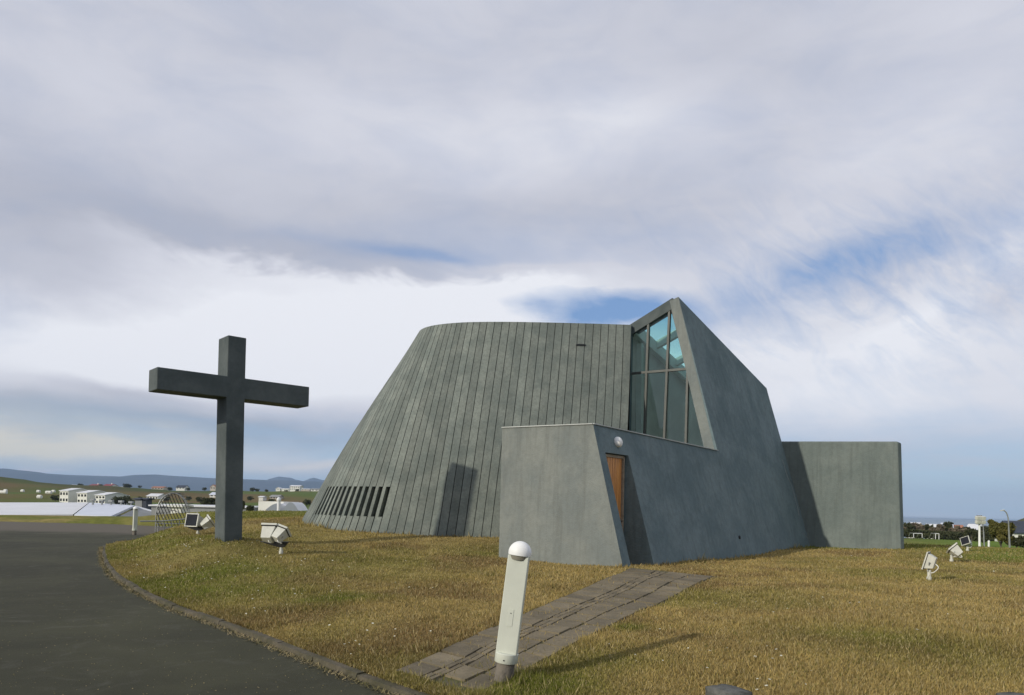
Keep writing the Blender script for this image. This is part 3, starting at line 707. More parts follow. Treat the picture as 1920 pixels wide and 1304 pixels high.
# glazing
G0 = tin(c2) + u * .14; nG = -u
hG = lambda px, py: hit(px, py, G0, nG)
gl_b, gl_t = hG(1176, 812), hG(1183, 619); gr_t = hG(1259, 570)
def vert_at(px1, py1, px2, py2): return hG(px1, py1), hG(px2, py2)
fr = MB()
def fbar(a, b, w=.07, dpt=.09): 
    d = (b - a).normalized(); s = d.cross(nG).normalized(); q = [(-w / 2, -dpt / 2), (w / 2, -dpt / 2), (w / 2, dpt / 2), (-w / 2, dpt / 2)]
    A = [a + s * x + nG * y for x, y in q]; Bq = [b + s * x + nG * y for x, y in q]
    fr.face(A[::-1]); fr.face(Bq)
    for i in range(4): j = (i + 1) % 4; fr.face([A[i], A[j], Bq[j], Bq[i]])
muls = [((1174, 850), (1183, 621)), ((1207, 860), (1216.5, 604)), ((1244, 870), (1256, 578)), ((1285, 880), (1290, 694))]
for a, b in muls: fbar(hG(*a), hG(*b))
fbar(hG(1178, 701.5), hG(1291, 692), .07, .085)
slant_b, slant_t = tin(c2) + u * .14, tin(peak) + u * .14
fbar(slant_b - nP * .03, slant_t - nP * .03, .06, .10)
frame = fr.build('window_frame', M_frame, ch)
mb = MB(); tb = MB()
# concrete fascia over the glazing
a0, a1 = hG(1181, 611), hG(1262, 560)
thick = Vector((0, 0, -.34)); q0, q1 = a0 - u * .06, a1 - u * .06
tb.hexa([q0 + thick, q1 + thick, q1 + thick + u * .3, q0 + thick + u * .3], [q0, q1, q1 + u * .3, q0 + u * .3]); tb.build('fascia', M_cross, ch)
# panes between the mullions
def X(a, b, px1, px2): pass
cols_px = muls; bot = 880
def pane(name_pts):
    m_ = MB(); m_.face([p + u * .02 for p in name_pts]); return m_.build('pane', M_glass, None)
L0, L1, L2, L3 = [(hG(*a), hG(*b)) for a, b in muls]
tr = lambda px: hG(px, 701.5 - (px - 1178) * .084)
trs = [tr(1179.3), tr(1212.5), tr(1250), tr(1290)]
sl = lambda z: on_seg(slant_b, slant_t, z)
panes = [[L0[0], L1[0], trs[1], trs[0]], [L1[0], L2[0], trs[2], trs[1]], [L2[0], L3[0], trs[3], trs[2]],
         [trs[0], trs[1], L1[1], L0[1]], [trs[1], trs[2], L2[1], L1[1]], [trs[2], trs[3], slant_t, L2[1]], [L3[0], slant_b - Z * .5, sl(trs[3].z), trs[3]]]
for p_ in panes: q = pane(p_); q.parent = frame
# interior, skylight rafters and far end
GTL = a0 + u * .12; GTR = Vector(tin(peak)) + u * .12
rdir = rp - peak; nraf = 5
zin = zt_ - 1.2
def roof_pt(s, t): return (GTL.lerp(GTR, s)) + rdir * t
mb = MB()
for k in range(1, nraf + 1):
    t = k / nraf * .98 ; a = roof_pt(0, t) - Z * .10; b = roof_pt(1, t) - Z * .10; bar(mb, a, b, .14, .24)
bar(mb, roof_pt(.0, 0) - Z * .12 + bk * -.1, roof_pt(.0, 1) - Z * .12 + bk * -.1, .2, .35)
mb.build('rafters', M_white_in, ch)
mb = MB(); mb.face([roof_pt(0, 0), roof_pt(1, 0), roof_pt(1, 1), roof_pt(0, 1)]); mb.build('skylight', M_sky_glass, ch)
mb = MB(); Lb = lambda t: Vector((*(roof_pt(0, t)).xy, zin))
mb.face([Lb(0), Lb(1), roof_pt(0, 1), roof_pt(0, 0)]); Pb = lambda p, z: Vector((p.x, p.y, z))
mb.face([Lb(1), Pb(roof_pt(1, 1), zin), roof_pt(1, 1), roof_pt(0, 1)]); inner = [tin(c2) - nP * .01, tin(rb) - nP * .01, tin(rp) - nP * .01, tin(peak) - nP * .01]
mb.face(inner)
mb.build('interior_wall', M_grey_in, ch)
mb = MB(); mb.face([Lb(0) + u * .02, Lb(1), Pb(roof_pt(1, 1), zin), Pb(P_at(P_d(rb), zin), zin), Pb(tin(c2), zin)]); mb.build('interior_floor', M_grey_in, ch)
mb = MB(); qd = Lb(.05) - bk * .06
mb.hexa([qd, qd + u * .15, qd + u * .15 - bk * .2, qd - bk * .2], [roof_pt(0, 0) - Z * .5 + v for v in (u * .3, u * .45, u * .45 - bk * .2, u * .3 - bk * .2)]); mb.build('white_pillar', M_white_in, ch)
# back of the tower, outside (closes it towards the drum and the rear)
mb = MB(); o_ = bk * .12
mb.face([roof_pt(0, 0) + o_, roof_pt(0, 1) + o_, Pb(roof_pt(0, 1), -.3) + o_, Pb(roof_pt(0, 0), -.3) + o_])
q1_ = roof_pt(0, 1) + u * .02; mb.face([q1_ + o_, rp + u * .02, rb + u * .02 - Z * .5, Pb(q1_, -.3) + o_]); mb.build('tower_back', M_tower, ch)

cp_ = [(1466, 862), (1470, 872), (1473, 884), (1477, 896), (1484, 910), (1488, 925), (1491, 938), (1495, 950), (1498, 967)]
mb = MB(); mb.tube([hP(*q_) + nP * .004 for q_ in cp_], .009, 5); mb.tube([hP(*q_) + nP * .004 for q_ in ((1506, 1000), (1513, 1008), (1520, 1016))], .008, 5); mb.build('crack_filler', mat('filler', (.34, .36, .34), .9), ch)
# small vent near the foot of the leaning wall
vq = hP(1386, 1008); mb = MB(); mb.lathe([(.05, -.01), (.05, .03), (.035, .035)], 14, Matrix.Translation(vq) @ nP.to_track_quat('Z', 'Y').to_matrix().to_4x4()); mb.build('wall_vent', M_dark, ch)
# annex wall on the right
fn = -u; hA = lambda px, py: hit(px, py, rq, fn)
a_tl = Vector(rq) + bk * .4; a_tr = hA(1684, 828); a_br = hA(1691, 1036); a_bl = rb + bk * .6
zt2 = (rq.z + a_tr.z) / 2; thk = u * .55
mb = MB(); bq = [a_bl - Z * .5, a_br - Z * .5, a_br - Z * .5 + thk, a_bl - Z * .5 + thk]; tq = [a_tl, a_tr, a_tr + thk, a_tl + thk]
bq[0] = hit(1500, 1040, rq, fn) - Z * .4 + bk * .8; bq[3] = bq[0] + thk; mb.hexa(bq, tq)
mb.build('annex_wall', M_annex, ch, bevel=.05)

# drum
GA = gl_t; edge_xy = Vector((hG(1181, 700).x, hG(1181, 700).y))
def surf(i, t):
    b = at_i(BASEC, i); tp = at_i(TOPC, i); d = (at_i(BASEC, i + .5) - at_i(BASEC, i - .5)).normalized(); bow = .20 * math.sin(math.pi * min(max(t, 0), 1))
    return Vector((b.x + (tp.x - b.x) * t - d.y * -bow * -1 * 0 + (-(-d.y)) * 0 + (d.y * -1) * bow * -1 * 0, b.y + (tp.y - b.y) * t, ZB + (ZT - ZB) * t)) + Vector((-d.y, d.x, 0)) * bow * (1 if (-d.y * (b.x - 0) + d.x * (b.y - 30)) > 0 else -1)
def nrm(i):
    d = (at_i(BASEC, i + .5) - at_i(BASEC, max(i - .5, 0))).normalized(); n_ = Vector((-d.y, d.x, 0))
    if n_.x * (at_i(BASEC, i).x - 0) + n_.y * (at_i(BASEC, i).y - 30) < 0: n_ = -n_
    return Vector((n_.x, n_.y, .3)).normalized()
NBD = 133
mb = MB(); gw = .011; gd = .022; segs = 10; slots = []; g = gw / .258
def px_of(p):
    d = p - EYE; zc = d.dot(F); return CX + FPX * d.dot(Rt) / zc, CY - FPX * d.dot(U) / zc
for k in range(NBD):
    b, a = k, k + 1          # a is the left edge seen from outside, b the right edge
    mb.cur = random.uniform(.84, 1.12); isslot = 28 <= k <= 40; inn_ = nrm(k + .5) * gd
    for s in range(segs):
        t0, t1 = (s / segs if s else -.14), (s + 1) / segs
        if not (isslot and s in (0, 1, 2)): mb.face([surf(a - g, t0), surf(b + g, t0), surf(b + g, t1), surf(a - g, t1)])
        for x0, x1, i0, i1 in ((a - g, a, 0, 1), (a, a + g, 1, 0)):
            mb.face([surf(x0, t0) - inn_ * i0, surf(x1, t0) - inn_ * i1, surf(x1, t1) - inn_ * i1, surf(x0, t1) - inn_ * i0], .25)
    if isslot:
        ta, tb_ = .075, .210; L_, R_ = a - g, b + g; am = a - .46
        mb.face([surf(L_, -.14), surf(R_, -.14), surf(R_, ta), surf(L_, ta)]); mb.face([surf(L_, tb_), surf(R_, tb_), surf(R_, .3), surf(L_, .3)]); mb.face([surf(L_, ta), surf(am, ta), surf(am, tb_), surf(L_, tb_)])
        dp = -nrm(k + .5) * .30; dp.z = 0; o1, o2, o3, o4 = surf(am, ta), surf(R_, ta), surf(R_, tb_), surf(am, tb_)
        for e1_, e2_ in ((o1, o2), (o2, o3), (o3, o4), (o4, o1)): mb.face([e1_, e2_, e2_ + dp, e1_ + dp])
        slots.append([o1 + dp, o2 + dp, o3 + dp, o4 + dp])
mb.cur = .9
flat = lambda v: Vector((v.x, v.y, 0)).normalized()
for k in range(NBD):
    pa, pb = surf(k, 1), surf(k + 1, 1); ia, ib = pa - flat(nrm(k)) * .3, pb - flat(nrm(k + 1)) * .3
    mb.face([pa, pb, ib, ia]); mb.face([ia, ib, ib - Z * .5, ia - Z * .5])
drum = mb.build('drum_wall', M_board, ch, tone=True)
mb = MB(); e1_, e2_ = surf(NBD, -.14), surf(NBD, 1); f1_ = roof_pt(0, 1) + bk * .12; f2_ = Vector((f1_.x, f1_.y, -.3)); mb.face([e1_, f2_, Vector((f1_.x, f1_.y, 3.2)), Vector((e2_.x, e2_.y, 3.2))]); g0_ = roof_pt(0, 0) + bk * .12; lo_ = lambda v, z: Vector((v.x, v.y, z)); c0_ = surf(0, 1); mb.face([lo_(c0_, 3.2), lo_(e2_, 3.2), e2_, c0_]); mb.face([lo_(c0_, 3.2), lo_(g0_, 3.2), lo_(f1_, 3.2), lo_(e2_, 3.2)]); mb.build('rear_wall', M_tower, ch)
mb = MB(); mb.face([surf(k, 1) - flat(nrm(k)) * .29 - Z * .45 for k in range(NBD + 1)]); mb.build('drum_roof', M_tower, ch)
for q in slots:
    m_ = MB(); m_.face(q); m_.build('slot_window', M_slot, ch)
print('slots', len(slots))
# small slot vent near the rim, a plain dark box
best = None
for ii in range(0, 60):
    for tt in range(60, 100):
        q = surf(ii * .25, tt / 100); x_, y_ = px_of(q); e2 = (x_ - 1090) ** 2 + (y_ - 646) ** 2
        if best is None or e2 < best[0]: best = (e2, q, ii * .25)
p, i_ = best[1], best[2]; tg = (surf(i_, .9) - surf(i_ + 1, .9)); tg.z = 0; tg.normalize()
mb = MB(); mb.box(p, (.29, .07, .05), Matrix((tg, Z.cross(tg), Z)).transposed()); mb.build('vent_slot', M_dark, ch)

# ------------------------------------------------------------------ cross
CA = R(48.5); ca = Vector((math.sin(CA), math.cos(CA), 0)); cn = Vector((math.cos(CA), -math.sin(CA), 0))    # arm direction, front normal
cbase = atY(431, 1010, 17.5); cb_ = Vector((cbase.x, cbase.y, cbase.z))
w = .45; wd_ = .62
mb = MB()
def cbox(a0, a1, z0, z1, w0=None, w1=None, dd=wd_):
    w0 = w0 or 0; c = cb_ ; b = []; t = []
    for s, k in ((a0, 0), (a1, 0), (a1, 1), (a0, 1)):
        b.append(Vector((c.x, c.y, 0)) + ca * s - cn * (dd * k - dd / 2) + Z * z0); t.append(Vector((c.x, c.y, 0)) + ca * s - cn * (dd * k - dd / 2) + Z * z1)
    return b, t
fc = Vector((cb_.x, cb_.y, 0)) + cn * wd_ / 2
zof = lambda px, py: hit(px, py, fc, cn).z
sof = lambda px, py: (hit(px, py, fc, cn) - fc).dot(ca)
ztopc = zof(443, 631); zat = (zof(300, 697) + zof(575, 719) + zof(440, 706)) / 3; zab = (zof(300, 738) + zof(575, 756) + zof(440, 747)) / 3
sl_, sr_ = sof(294, 715), sof(580, 735); s0b, s1b = sof(421, 1000), sof(455, 1000); s0, s1 = sof(426, 700), sof(461, 680)
ol = [(s0b, cb_.z - .5), (s1b, cb_.z - .5), (s1, zab), (sr_, zab), (sr_, zat), (s1, zat), (s1 - .0, ztopc), (s0, ztopc), (s0, zat), (sl_, zat), (sl_, zab), (s0, zab)]
fr_p = [Vector((cb_.x, cb_.y, 0)) + ca * s_ + cn * wd_ / 2 + Z * z_ for s_, z_ in ol]; bk_p = [p_ - cn * wd_ for p_ in fr_p]
mb.face(fr_p); mb.face(bk_p[::-1])
for i in range(12): j = (i + 1) % 12; mb.face([fr_p[i], bk_p[i], bk_p[j], fr_p[j]])
# one continuous concrete body: join via the shared outline
me_o = mb.build('concrete_cross', M_cross, None, bevel=.018)
tag(me_o, 'tall dark grey concrete cross standing on the lawn left of the church', 'cross')

# ------------------------------------------------------------------ bollard lamps
def bollard(name, base, lean, face, label, scale=1.0, group='white bollard lamps'):
    e_ = empty(name, base, label, 'bollard lamp', group)
    def add_part(nm, mb_, m_, par=None, **k):
        o = mb_.build(nm, m_, None, **k); o.parent = par or e_; return o
    mb = MB(); mb.lathe([(.082, -.15), (.080, .17)], 28); add_part('concrete_foot', mb, M_pipe, smooth=True)
    mb = MB(); mb.lathe([(.098, .165), (.102, .17), (.102, .245), (.096, .252)], 36); cr_ = add_part('collar', mb, M_white, smooth=True)
    mb = MB(); mb.tube([(.0, -.1005, .198), (.0, -.108, .198)], .006, 8); add_part('screw', mb, M_steeld, cr_)
    # channel shaped body: flat front, rounded back
    prof = [(-.088, -.052), (.088, -.052), (.094, -.044), (.094, .0)] + [(.094 * math.cos(a), .075 * math.sin(a)) for a in [R(x) for x in range(15, 180, 15)]] + [(-.094, .0), (-.094, -.044)]
    mb = MB(); z0, z1 = .245, 1.10; n = len(prof)
    mb.face([(x, y, z0) for x, y in prof][::-1]); mb.face([(x, y, z1) for x, y in prof])
    for i in range(n): j = (i + 1) % n; mb.face([(prof[i][0], prof[i][1], z0), (prof[j][0], prof[j][1], z0), (prof[j][0], prof[j][1], z1), (prof[i][0], prof[i][1], z1)])
    bd = add_part('body', mb, M_white, bevel=.004)
    mb = MB(); mb.box((0.0, -.0535, .56), (.045, .004, .15)); add_part('hatch', mb, M_white, bd, bevel=.001)
    mb = MB(); mb.tube([(0, -.056, .60), (0, -.058, .60)], .005, 8); add_part('lock', mb, M_steeld, bd)
    mb = MB(); mb.lathe([(.075, 1.065), (.085, 1.09), (.088, 1.10)], 32); add_part('diffuser', mb, mat('diffuser', (.30, .28, .22), .3), smooth=True)
    prof2 = [(.092, 1.10), (.099, 1.105), (.101, 1.125)] + [(.101 * math.cos(R(a)), 1.125 + .101 * math.sin(R(a))) for a in range(10, 90, 8)] + [(.004, 1.226)]
    mb = MB(); mb.lathe(prof2, 40); add_part('dome_cap', mb, M_whitec, smooth=True)
    e_.rotation_euler = (lean[1], lean[0], face); e_.scale = (scale,) * 3; return e_
bb = gpx(944, 1280, .05)
bollard('bollard_lamp', (bb.x, bb.y, bb.z + .015), (R(6.2), 0), R(-12), 'leaning white bollard lamp in the foreground beside the paved path', 1.0)
b2 = atZ(252, 1001, .06)
bollard('bollard_lamp', (b2.x, b2.y, .02), (R(1), 0), R(60), 'distant upright white bollard lamp by the bend of the road, left of the barred arch', 1.0)

# ------------------------------------------------------------------ floodlights
def head(par, c, aim, roll, sz, name='lamp_head'):
    aim = Vector(aim).normalized(); q = aim.to_track_quat('Z', 'Y').to_matrix(); q = q @ Matrix.Rotation(roll, 3, 'Z')
    c = Vector(c); w, h, d = sz
    mb = MB(); mb.box(c - aim * d * .5, (w * .62, h * .62, d), q, taper=1.42)
    hd = mb.build(name, M_lamp, None, bevel=.006); hd.parent = par
    mb = MB(); mb.box(c + aim * d * .04, (w, h, d * .05), q)
    g = mb.build('gasket', M_lampb, None); g.parent = hd
    mb = MB(); mb.box(c + aim * d * .15, (w * 1.04, h * 1.04, d * .17), q); fr_ = mb.build('rim', M_lamp, None, bevel=.004); fr_.parent = hd
    mb = MB(); mb.box(c + aim * (d * .245), (w * .90, h * .90, .008), q); gl = mb.build('glass', M_glassd, None); gl.parent = hd
    return hd
def floodlight(base, heads, plate, h_pole, label, group='floodlights on the lawn', cable=True, pole_r=.035):
    e_ = empty('floodlight', base, label, 'floodlight', group)
    mb = MB(); mb.lathe([(pole_r, -.2), (pole_r, h_pole)], 18); mb.lathe([(pole_r * 1.35, -.02), (pole_r * 1.35, .07)], 18); o = mb.build('pole', M_lamp, None, smooth=True); o.parent = e_
    if plate:
        a, b, zb = plate
        mb = MB(); a = Vector(a); b = Vector(b); s = (b - a).cross(Z).normalized() * .07
        mb.hexa([Vector((0, 0, zb - .12)) - s * .6 + (a - b) * .1, Vector((0, 0, zb - .12)) - s * .6 - (a - b) * .1, Vector((0, 0, zb - .12)) + s * .6 - (a - b) * .1, Vector((0, 0, zb - .12)) + s * .6 + (a - b) * .1],
                [a - s + Z * zb, b - s + Z * zb, b + s + Z * zb, a + s + Z * zb]); o = mb.build('mounting_plate', M_steeld, None); o.parent = e_
    for (c, aim, rl, sz) in heads:
        hd = head(e_, c, aim, rl, sz); c = Vector(c); aim = Vector(aim).normalized()
        # U bracket
        side = aim.cross(Z).normalized(); cc = c - aim * sz[2] * .45; foot = Vector((c.x * .5, c.y * .5, h_pole - .01)) if not plate else Vector((cc.x, cc.y, plate[2] + .01))
        mb = MB()
        for s in (-1, 1):
            p1 = cc + side * s * sz[0] * .52; mb.tube([p1 + side * s * .012, Vector((p1.x * .5 + foot.x * .5, p1.y * .5 + foot.y * .5, foot.z + .07)), foot + side * s * .03], .011, 6)
        mb.tube([foot + side * .05, foot - side * .05], .014, 6); o = mb.build('bracket', M_steel, None); o.parent = e_
        if cable:
            mb = MB(); st = cc - aim * sz[2] * .35; pts = catmull([st, st + Vector((.05, -.07, -.08)), foot + Vector((.07, -.06, -.03)), foot + Vector((.02, 0, -.04))], 5); mb.tube(pts, .008, 6); o = mb.build('cable', M_whitec, None, smooth=True); o.parent = e_
    return e_
fa = gpx(527, 1039, .45)
floodlight(fa, [((-.24, .03, .52), (.12, .62, .80), 0, (.36, .34, .28)), ((.05, -.05, .50), (.50, .62, .70), R(20), (.27, .27, .26))], ((-.46, -.02, 0), (.16, .02, 0), .27), .30, 'twin floodlight with two white box heads on one post, right of the cross foot')
fb = gpx(371, 1002, .6)
floodlight(fb, [((-.16, 0, .42), (-.30, -1.0, .22), 0, (.44, .40, .30)), ((.36, .03, .40), (.72, .30, .55), R(30), (.32, .32, .28))], ((-.40, 0, 0), (.36, .02, 0), .24), .20, 'twin floodlight with a black glass front, left of the cross foot near the barred arch')
f1 = gpx(1742, 1089, .35)
floodlight(f1, [((-.04, 0, .37), (-.72, .62, .26), R(0), (.22, .33, .14))], None, .20, 'nearest of three white floodlights on the right lawn, its pale back turned to the viewer', 'single floodlights on the right lawn', pole_r=.034)
f2 = gpx(1784, 1054, .4)
floodlight(f2, [((.02, -.02, .34), (-.50, .45, .62), R(30), (.27, .27, .22))], None, .18, 'middle one of three white floodlights on the right lawn, box head tipped forward', 'single floodlights on the right lawn', pole_r=.034)
f3 = gpx(1814, 1034, .45)
floodlight(f3, [((-.06, 0, .32), (-.72, -.45, .40), R(25), (.26, .28, .24))], None, .16, 'farthest of three white floodlights on the right lawn, its black glass visible', 'single floodlights on the right lawn', pole_r=.034)
# flat grey cover behind the twin floodlight
p = gpx(497, 985, .7); mb = MB(); mb.box((p.x, p.y, p.z - .0), (.75, .6, .10)); mb.box((p.x, p.y, p.z + .065), (.85, .7, .03))
tag(mb.build('manhole_cover', mat('grey_cover', (.10, .115, .12), .8), bevel=.01), 'low flat grey concrete cover on the lawn behind the twin floodlight', 'utility cover')

# ------------------------------------------------------------------ barred arch and rail
cg = atZ(322, 997, .1); e_ = empty('barred_arch', (cg.x, cg.y, .02), 'steel arch filled with slanted bars, a round cage beside the road bend', 'steel cage')
ax = Vector((.93, .36, 0)).normalized(); ay = Vector((-ax.y, ax.x, 0)); rad = .68; base_h = .80
def arc(off, r, z0, a0=0, a1=180, n=22): return [ay * off + ax * (r * math.cos(R(a0 + (a1 - a0) * i / n))) + Z * (z0 + r * 1.55 * math.sin(R(a0 + (a1 - a0) * i / n))) for i in range(n + 1)]
for off in (0, 1.3):
    mb = MB(); pts = arc(off, rad, base_h); pts = [pts[0] - Z * base_h] + pts + [pts[-1] - Z * base_h]; mb.tube(pts, .022, 8); o = mb.build('hoop', M_steel, None, smooth=True); o.parent = e_
for i in range(18):
    # slanted bars across the front hoop
    s = -1.25 + i * .135; mb = MB(); seg_ = []
    for k in range(61):
        h_ = k / 60 * 2.2; x_ = s + (2.0 - h_) * .42 - .25; zr = h_ - base_h
        ok = (abs(x_) <= rad) and (h_ <= base_h + (1.55 * math.sqrt(max(rad * rad - x_ * x_, 0)))) and h_ > .28
        if ok: seg_.append(ax * x_ * 1.0 + Z * h_)
    if len(seg_) > 2: mb.tube([seg_[0], seg_[-1]], .019, 6); o = mb.build('bar', M_steeld, None); o.parent = e_
for i in range(13):
    a = R(6 + i * 14); c_ = ax * (rad * math.cos(a)) + Z * (base_h + rad * 1.55 * math.sin(a)); mb = MB(); mb.tube([c_, c_ + ay * 1.3 + ax * .25], .017, 6); o = mb.build('top_bar', M_steeld, None); o.parent = e_
mb = MB(); mb.tube(arc(.45, .45, .35, 40, 175), .018, 8); o = mb.build('inner_hoop', M_steel, None, smooth=True); o.parent = e_
for zz0 in (.28, .44):
    mb = MB(); mb.tube([-ax * rad + Z * zz0, ax * rad + Z * zz0], .018, 8); o = mb.build('cross_rail', M_steel, None); o.parent = e_
r0 = atZ(262, 1003, .05); hr0 = Vector((r0.x, r0.y, 0)); hr1 = Vector((cg.x + 1.2, cg.y - 1.5, 0)); e2_ = empty('hand_rail', hr0, 'low grey pipe rail running from the distant bollard to the barred arch', 'rail')
mb = MB(); dlt = hr1 - hr0; mb.tube([Z * .62, dlt * .5 + Z * .63, dlt + Z * .72, dlt + Vector((.5, .3, 1.0))], .028, 8); o = mb.build('pipe', M_steel, None, smooth=True); o.parent = e2_
for k in (.55, .72, .9): mb = MB(); mb.tube([dlt * k - Z * .1, dlt * k + Z * .64], .02, 8); o = mb.build('post', M_steel, None, smooth=True); o.parent = e2_

# stones by the road
def stone(px, py, sz, label, seed, zlift=.0, rotz=0.0):
    rnd = random.Random(seed); bm = bmesh.new(); bmesh.ops.create_cube(bm, size=1.0); bmesh.ops.subdivide_edges(bm, edges=bm.edges, cuts=4, use_grid_fill=True)
    for v in bm.verts:
        n_ = v.co.normalized() * .62; v.co = v.co.lerp(n_, .28); v.co += Vector((rnd.uniform(-1, 1), rnd.uniform(-1, 1), rnd.uniform(-1, 1))) * .022; v.co = Vector((v.co.x * sz[0], v.co.y * sz[1], v.co.z * sz[2]))
    me = bpy.data.meshes.new('boundary_stone'); bm.to_mesh(me); bm.free(); me.materials.append(M_stone); me.polygons.foreach_set('use_smooth', [True] * len(me.polygons)); o = bpy.data.objects.new('boundary_stone', me); col.objects.link(o)
    p = atZ(px, py, .12); o.location = (p.x, p.y, .12 + zlift); o.rotation_euler = (0, 0, rotz); tag(o, label, 'stone')
stone(1366, 1326, (.22, .30, .20), 'rough grey stone at the lower edge of the lawn, right of the path', 3, .04, .5)
stone(1925, 1342, (.30, .30, .18), 'pale grey stone in the lower right corner of the lawn', 5, .05)

# ------------------------------------------------------------------ sea, mountains
M_sea = mat('sea_water', (.10, .16, .20), .35, amount=.2, scale=.002)
mb = MB(); n = 48; mb.face([(9900 * math.cos(2 * math.pi * i / n), 9900 * math.sin(2 * math.pi * i / n), -26) for i in range(n)]); tag(mb.build('sea', M_sea), kind='structure')
def mountains(name, prof, Yd, depth, m):
    xs = np.array([p[0] for p in prof]); ys = np.array([p[1] for p in prof]); N = 160; rows = 14
    pxs = np.linspace(xs[0], xs[-1], N); top = np.interp(pxs, xs, ys); verts = []; faces = []
    for j in range(rows + 1):
        t = j / rows
        for i in range(N):
            p = atY(pxs[i], top[i], Yd); hgt = (p.z + 40)
            prof_h = math.sin(math.pi * t) ** 1.1 if t < .5 else math.sin(math.pi * t) ** .8
            yy = Yd + (t - .5) * depth; xx = p.x * (1 + (t - .5) * depth / Yd * .6)
            nz = (float(fbm(np.array([xx]), np.array([yy]), .0009, 5, 9)[0]) - .5) * .45 * math.sin(math.pi * t) * (0 if abs(t - .5) < .02 else 1)
            verts.append((xx, yy, -40 + hgt * max(0, prof_h * (1 + nz))))
    for j in range(rows):
        for i in range(N - 1): a = j * N + i; faces.append((a, a + 1, a + N + 1, a + N))
    me = bpy.data.meshes.new(name); me.from_pydata(verts, [], faces); me.materials.append(m); me.polygons.foreach_set('use_smooth', [True] * len(faces)); o = bpy.data.objects.new(name, me); col.objects.link(o); tag(o, kind='structure')
M_mt = mat('mountain_rock', (.045, .062, .080), .95, var=(.025, .042, .055), scale=.0016)
mountains('mountains', [(-500, 876), (-200, 878), (0, 883), (60, 887), (130, 891), (200, 893), (225, 894), (250, 891), (290, 890), (330, 893), (400, 897), (460, 899), (580, 903), (700, 908), (1000, 925)], 6500, 2400, M_mt)
mountains('far_mountains', [(495, 906), (505, 899), (525, 894), (545, 897), (552, 901), (570, 905), (583, 901), (590, 900), (600, 903), (625, 908)], 8900, 1200, M_mt)

# ------------------------------------------------------------------ far buildings
def gpx_far(px, py, Y): p = atY(px, py, Y); return p
FD = 1.6
def building(name, px0, px1, pyb, Y, h, depth, roofh, mw, mr, label, cat, yaw=0.0, group=None, wins=0, rows=1, ridge='x', chimney=False, over=.3):
    """gabled building; px0..px1 span its front, pyb is the foot of its front wall"""
    a = atY(px0, pyb, Y); b = atY(px1, pyb, Y); L = (b - a).length; c = (a + b) / 2; e_ = empty(name, c, label, cat, group); e_.rotation_euler = (0, 0, yaw - (math.atan2(c.x, c.y) if c.x > 0 else 0)); w = L / 2
    mb = MB(); d = depth
    if ridge == 'x':
        mb.face([(-w, 0, -FD), (w, 0, -FD), (w, 0, h), (-w, 0, h)]); mb.face([(w, 0, -FD), (w, d, -FD), (w, d, h), (w, d / 2, h + roofh), (w, 0, h)]); mb.face([(w, d, -FD), (-w, d, -FD), (-w, d, h), (w, d, h)]); mb.face([(-w, d, -FD), (-w, 0, -FD), (-w, 0, h), (-w, d / 2, h + roofh), (-w, d, h)])
    else:
        mb.face([(-w, 0, -FD), (w, 0, -FD), (w, 0, h), (0, 0, h + roofh), (-w, 0, h)]); mb.face([(w, 0, -FD), (w, d, -FD), (w, d, h), (w, 0, h)]); mb.face([(w, d, -FD), (-w, d, -FD), (-w, d, h), (0, d, h + roofh), (w, d, h)]); mb.face([(-w, d, -FD), (-w, 0, -FD), (-w, 0, h), (-w, d, h)])
    o = mb.build('wall', mw, None); o.parent = e_
    mb = MB(); t = .18; g = over
    if ridge == 'x':
        for s in (0, 1):
            y0 = -g if s == 0 else d + g; zs = h - g * roofh / (d / 2)
            mb.hexa([(-w - g, y0, zs), (w + g, y0, zs), (w + g, d / 2, h + roofh), (-w - g, d / 2, h + roofh)], [(-w - g, y0, zs + t), (w + g, y0, zs + t), (w + g, d / 2, h + roofh + t), (-w - g, d / 2, h + roofh + t)])
    else:
        for s in (-1, 1):
            x0 = s * (w + g); zs = h - g * roofh / w
            mb.hexa([(x0, -g, zs), (x0, d + g, zs), (0, d + g, h + roofh), (0, -g, h + roofh)], [(x0, -g, zs + t), (x0, d + g, zs + t), (0, d + g, h + roofh + t), (0, -g, h + roofh + t)])
    o = mb.build('roof', mr, None); o.parent = e_
    for r_ in range(rows):
        for k in range(wins):
            x_ = -w + L * (k + .5) / wins; zc = h * (r_ + .55) / rows; mb = MB(); mb.box((x_, -.03, zc), (L / wins * .55, .06, h / rows * .42)); o = mb.build('window', M_win, None); o.parent = e_
    if chimney: mb = MB(); mb.box((w * .3, d / 2, h + roofh + .4), (.8, .8, 1.2)); o = mb.build('chimney', mw, None); o.parent = e_
    return e_
# three stepped white apartment blocks
labels = ['leftmost of three stepped white apartment blocks behind the school roofs', 'middle one of three stepped white apartment blocks behind the school roofs', 'rightmost of three stepped white apartment blocks behind the school roofs']
for i, (x0, x1, yb, Y) in enumerate([(108, 131, 944, 250), (141, 166, 945, 246), (175, 200, 946, 242)]):
    o = building('apartment_block', x0, x1, yb, Y, [3.6, 3.0, 2.4][i] + .6, 9, .9, M_wallw, M_roofw, labels[i], 'apartment block', R(-22), 'white apartment blocks', wins=3, rows=2, over=.25)
building('house', 166, 183, 916, 640, 2.4, 9, 1.2, M_wallw, M_red, 'white house with red roof on the far ridge, left one of two', 'house', R(-8), 'far houses on the ridge', 3, chimney=True)
building('house', 192, 209, 917, 620, 2.6, 9, 1.4, M_wallw, M_red, 'white house with red roof on the far ridge, right one of two', 'house', R(-8), 'far houses on the ridge', 3, chimney=True)
building('house', 131, 139, 916, 640, 1.4, 8, 1.8, M_wallw, M_roofw, 'small white gabled house left of the red roofed houses on the ridge', 'house', 0, 'far houses on the ridge', 2, ridge='y')
